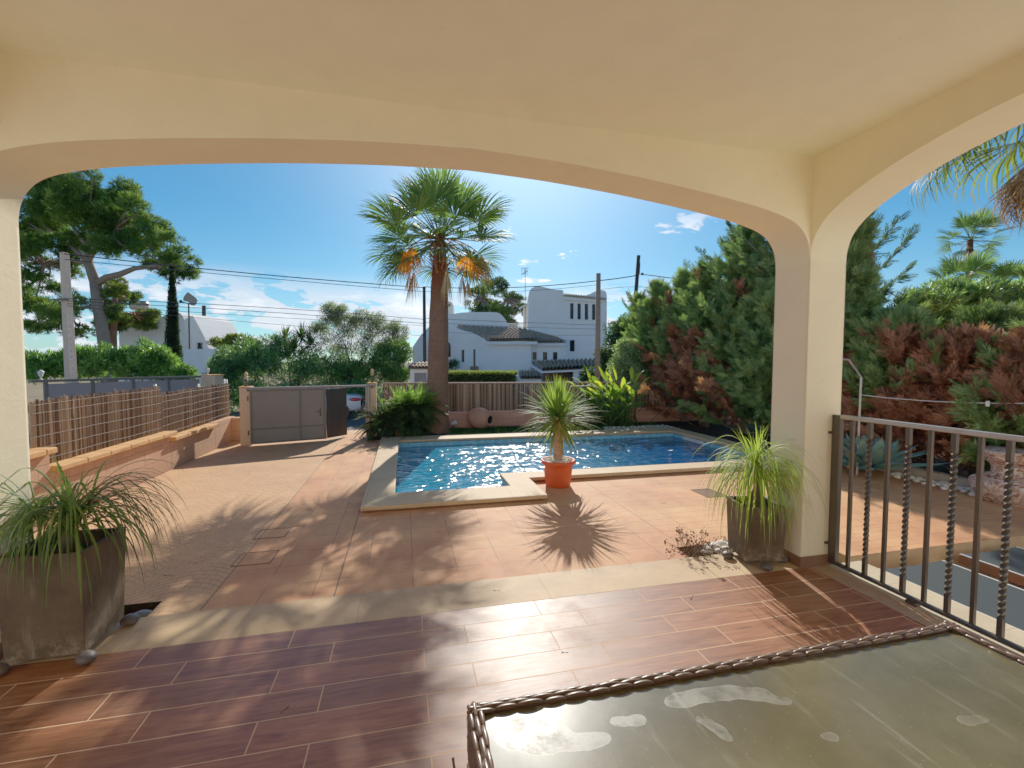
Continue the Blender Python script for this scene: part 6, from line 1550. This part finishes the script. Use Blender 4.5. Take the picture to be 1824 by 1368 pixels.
# ---- conifer hedge on the right: ascending branches carrying feathery sprays
def conifer(label, x, y, h, r, nb, brown, seed, lean=(0, 0), spire=0, dark=1.0, dens=1.0, zmin=.15, arms=()):
    t = thing('conifer', label, 'conifer', (x, y, -.05), 0, None)
    rs = np.random.default_rng(seed)
    SP = []; SA = []; SC_ = []; br = MB()
    for i in range(nb):
        f = (i+rs.random())/nb; z = zmin+(h-zmin)*f**.92; az = rs.uniform(0, 2*pi)
        Lb = r*(1-f)**.85*rs.uniform(.6, 1.15)+.20
        if rs.random() < .10: Lb *= 1.35
        el = radians(18+38*f+rs.uniform(-10, 14)); d = np.array([cos(az)*cos(el), sin(az)*cos(el), sin(el)])
        a = np.array([x+lean[0]*f, y+lean[1]*f, z-.15*Lb]); curve = np.array([0, 0, .18*Lb])
        pts = [a+d*Lb*s+curve*s*s for s in np.linspace(0, 1, 5)]
        if i % 2 == 0: br.tube(pts, [.014, .011, .008, .005, .003], 4)
        isb = rs.random() < brown(a[0]+d[0]*Lb, a[1]+d[1]*Lb, a[2]+d[2]*Lb, rs)
        k = int((7+9*Lb)*dens)
        s = rs.uniform(.25, 1.0, k)**.8; pos = a+d*Lb*s[:, None]+curve*(s*s)[:, None]
        dirs = nrm(d*(.6+.5*s[:, None])+rs.normal(size=(k, 3))*.50+np.array([0, 0, .22]))
        tt = np.clip(.35*clump(pos, 1.6, seed*.3)+.45*rs.random(k)+.25*(s > .8), 0, 1)
        if isb: c = ramp2((.12, .040, .026), (.46, .19, .115), tt)*rs.uniform(.75, 1.2)
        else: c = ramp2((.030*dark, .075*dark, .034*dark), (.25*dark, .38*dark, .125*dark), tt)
        SP.append(pos); SA.append(dirs); SC_.append(c)
    for zz, azd, ln, eld in arms:
        az = radians(azd); el = radians(eld); d = np.array([cos(az)*cos(el), sin(az)*cos(el), sin(el)]); a = np.array([x, y, zz]); k = int(30*ln)
        s = np.linspace(.12, 1, k); cv_ = np.array([0, 0, .10*ln]); pos = a+d*ln*s[:, None]+cv_*(s*s)[:, None]; br.tube([a, a+d*ln*.5+cv_*.25, a+d*ln+cv_], [.018, .011, .003], 5)
        SP.append(pos); SA.append(nrm(d*.8+rs.normal(size=(k, 3))*.55*(1.15-s[:, None]*.8)+np.array([0, 0, .1]))); SC_.append(ramp2((.02, .055, .025), (.12, .21, .08), rs.random(k)))
    for i in range(9 if h > 2.5 else 4):
        az = rs.uniform(0, 2*pi); rr = r*rs.uniform(.0, .6); a = np.array([x+cos(az)*rr, y+sin(az)*rr, h*(.80+.10*rs.random())-rr*.5])
        d = nrm(np.array([cos(az)*.55, sin(az)*.55, 1.0])+rs.normal(0, .12, 3)); Lb = rs.uniform(.45, .95)*(1 if h > 2.5 else .6)
        s = np.linspace(.05, 1, 13); pos = a+d*Lb*s[:, None]; br.tube([a, a+d*Lb*.5, a+d*Lb], [.010, .006, .002], 4)
        dirs = nrm(d*.9+rs.normal(size=(13, 3))*.45*(1.1-s[:, None]*.6)); SP.append(pos); SA.append(dirs)
        SC_.append(ramp2((.04*dark, .085*dark, .035*dark), (.17*dark, .27*dark, .08*dark), rs.random(13)))
    if spire:
        for i in range(spire):
            f = i/spire; z = h*.72+h*.42*f; n_ = 3
            pos = np.array([[x+lean[0], y+lean[1], z]]*n_)+rs.normal(0, .02, (n_, 3)); SP.append(pos)
            SA.append(nrm(rs.normal(size=(n_, 3))*.6*(1-f*.5)+np.array([0, 0, .8]))); SC_.append(ramp2((.03, .06, .025), (.12, .19, .055), rs.random(n_)))
    SP = np.concatenate(SP); SA = np.concatenate(SA); SC_ = np.concatenate(SC_)
    m = 22; n = len(SP)
    S = nrm(np.cross(SA, nrm(rs.normal(size=(n, 3))))); Ls = rs.uniform(.13, .31, n)
    j = np.tile(np.arange(m), n); f = (j//2+1)/(m/2+.5); sgn = np.where(j % 2 == 0, 1, -1)
    P = np.repeat(SP, m, 0)+np.repeat(SA, m, 0)*(f*np.repeat(Ls, m)*.8)[:, None]
    A = nrm(np.repeat(SA, m, 0)+np.repeat(S, m, 0)*(sgn*.75)[:, None]*(1-f*.4)[:, None]+rs.normal(size=(n*m, 3))*.12)
    col = np.repeat(SC_, m, 0)*(rs.uniform(.78, 1.22, n*m))[:, None]*(0.9+.25*f)[:, None]
    V, F, cl = cards(P, A, np.repeat(Ls, m)*(.52-.22*f), rs.uniform(.009, .016, n*m), col, side=np.repeat(np.cross(SA, S), m, 0)+rs.normal(size=(n*m, 3))*.3)
    mesh('crown', V, F, NEEDLE, t, col=cl)
    br.tube([(x, y, -.06), (x+lean[0]*.5, y+lean[1]*.5, h*.5), (x+lean[0], y+lean[1], h*.97)], [.08, .055, .012], 8)
    br.put('trunk', BARK, t, smooth=True)
    return t
def _patch(y, z): return .5+.32*sin(y*2.3+1.1+.8*sin(z*1.9))*cos(z*2.2-.6)+.22*sin(y*4.9-z*3.1)
def br_none(x, y, z, rs): return .0
def br_mid(x, y, z, rs): return .04+.93*(_patch(y, z) > (.12 if z < 1.7 else .42 if z < 2.4 else .9))
def br_more(x, y, z, rs): return .05+.93*(_patch(y, z) > (.44 if z < 2.0 else .66 if z < 2.7 else .95))
def br_low(x, y, z, rs): return .02+.9*(_patch(y, z) > (.52 if z < 1.4 else .72 if z < 1.9 else 2))
ARMS = {5: [(3.2, 150, 1.25, 42), (2.9, 175, 1.3, 38), (3.5, 120, .9, 55)], 6: [(3.4, 140, 1.5, 40), (3.0, 165, 1.5, 36), (3.7, 110, 1.1, 50)], 7: [(2.75, -15, 1.45, 42), (2.35, -5, 1.5, 34), (3.1, -25, 1.1, 50), (2.0, -20, 1.3, 30), (2.6, 200, .9, 40)]}
CON = [('farthest green conifer of the hedge, next to the silvery shrub', 7.45, 13.3, 3.25, .95, 210, br_none, 1, 0),
       ('green conifer second from the far end of the hedge', 7.35, 12.15, 3.5, .95, 210, br_low, 2, 0),
       ('conifer with a pointed top and a brown foot behind the far pool corner', 7.45, 11.0, 3.55, 1.0, 230, br_mid, 3, 8),
       ('conifer with a large dead brown patch beside the pool', 7.40, 9.95, 3.55, 1.0, 240, br_mid, 4, 0),
       ('tall feathery conifer rising to the arch beside the pillar', 7.55, 8.85, 4.25, 1.05, 270, br_low, 5, 10),
       ('tall dark conifer partly hidden by the pillar', 7.65, 7.75, 4.6, 1.05, 280, br_none, 6, 10),
       ('spire topped conifer just right of the pillar with long side branches', 7.70, 6.55, 4.25, .48, 190, br_more, 7, 30),
       ('mostly dead reddish brown conifer behind the shower pipe', 7.75, 5.7, 2.0, 1.0, 240, br_more, 8, 0),
       ('half brown conifer behind the washing line', 7.8, 4.8, 1.62, .95, 220, br_mid, 9, 0),
       ('dark green conifer at the edge of the photo behind the stone table', 7.9, 3.9, 1.7, 1.0, 220, br_low, 10, 0)]
for lab, x, y, h, r, nb, bf, sd, spi in CON: conifer(lab, x, y, h*1.07, r*1.08, int(nb*1.25), bf, sd, spire=spi, dens=1.75, arms=ARMS.get(sd, []))
# a dark backing row so the hedge closes
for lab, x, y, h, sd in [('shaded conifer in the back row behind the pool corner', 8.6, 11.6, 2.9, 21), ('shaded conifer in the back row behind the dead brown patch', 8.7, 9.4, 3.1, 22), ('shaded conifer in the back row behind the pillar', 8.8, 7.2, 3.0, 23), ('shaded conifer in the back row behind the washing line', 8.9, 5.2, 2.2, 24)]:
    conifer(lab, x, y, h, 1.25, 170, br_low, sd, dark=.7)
bush('oleander', 'bright green leafy oleander above the dead conifers right of the pillar', 'shrub', [pxblob(x, y, 10.2, rx, ry, 46) for x, y, rx, ry in [(1655, 545, 44, 30), (1705, 535, 50, 36), (1765, 545, 50, 38), (1820, 540, 44, 36), (1680, 590, 56, 40), (1750, 600, 60, 44), (1820, 600, 50, 44), (1870, 570, 50, 50)]],
     22000, (.12, .22), (.024, .042), (.028, .09, .028), (.27, .42, .11), 0, k=10, shell=.22, up=.7, cs=2.2, mat=LEAFG)

# ---- blue agaves behind the railing
def agave(label, x, y, sc, n, seed):
    t = thing('agave', label, 'agave', (x, y, 0)); rs = np.random.default_rng(seed); b = MB()
    for i in range(n):
        f = i/n; az = i*ga; e = radians(82-f*72); L = sc*(.55+.45*f)*rs.uniform(.9, 1.1); d = np.array([cos(az)*cos(e), sin(az)*cos(e), sin(e)]); p = np.array([x, y, .10]); pts = []
        for k in range(8):
            pts.append(p.copy()); d = nrm(d+np.array([cos(az), sin(az), -.3])*.05*(k if k < 5 else -3)); p = p+d*L/7
        s = np.linspace(0, 1, 8); w = sc*.22*np.clip(.75+s*1.3, 0, 1.15)*np.clip((1-s)*1.6, .02, 1)**.8
        c = np.tile(np.array([.13, .25, .21])*(1.0+.5*rs.random()), (8, 1)); c[-1] = (.08, .05, .03)
        b.ribbon(pts, w, [-sin(az), cos(az), 0], np.concatenate([c*.95, c*1.15, c*.95]), fold=.2)
    b.put('leaves', mat_attr('agave_leaf', .55, .3), t, smooth=True, col=True); return t
agave('large blue green agave behind the railing', 6.50, 5.12, .92, 36, 3)
agave('second blue green agave close behind the shower pipe', 6.35, 5.75, .80, 30, 5)
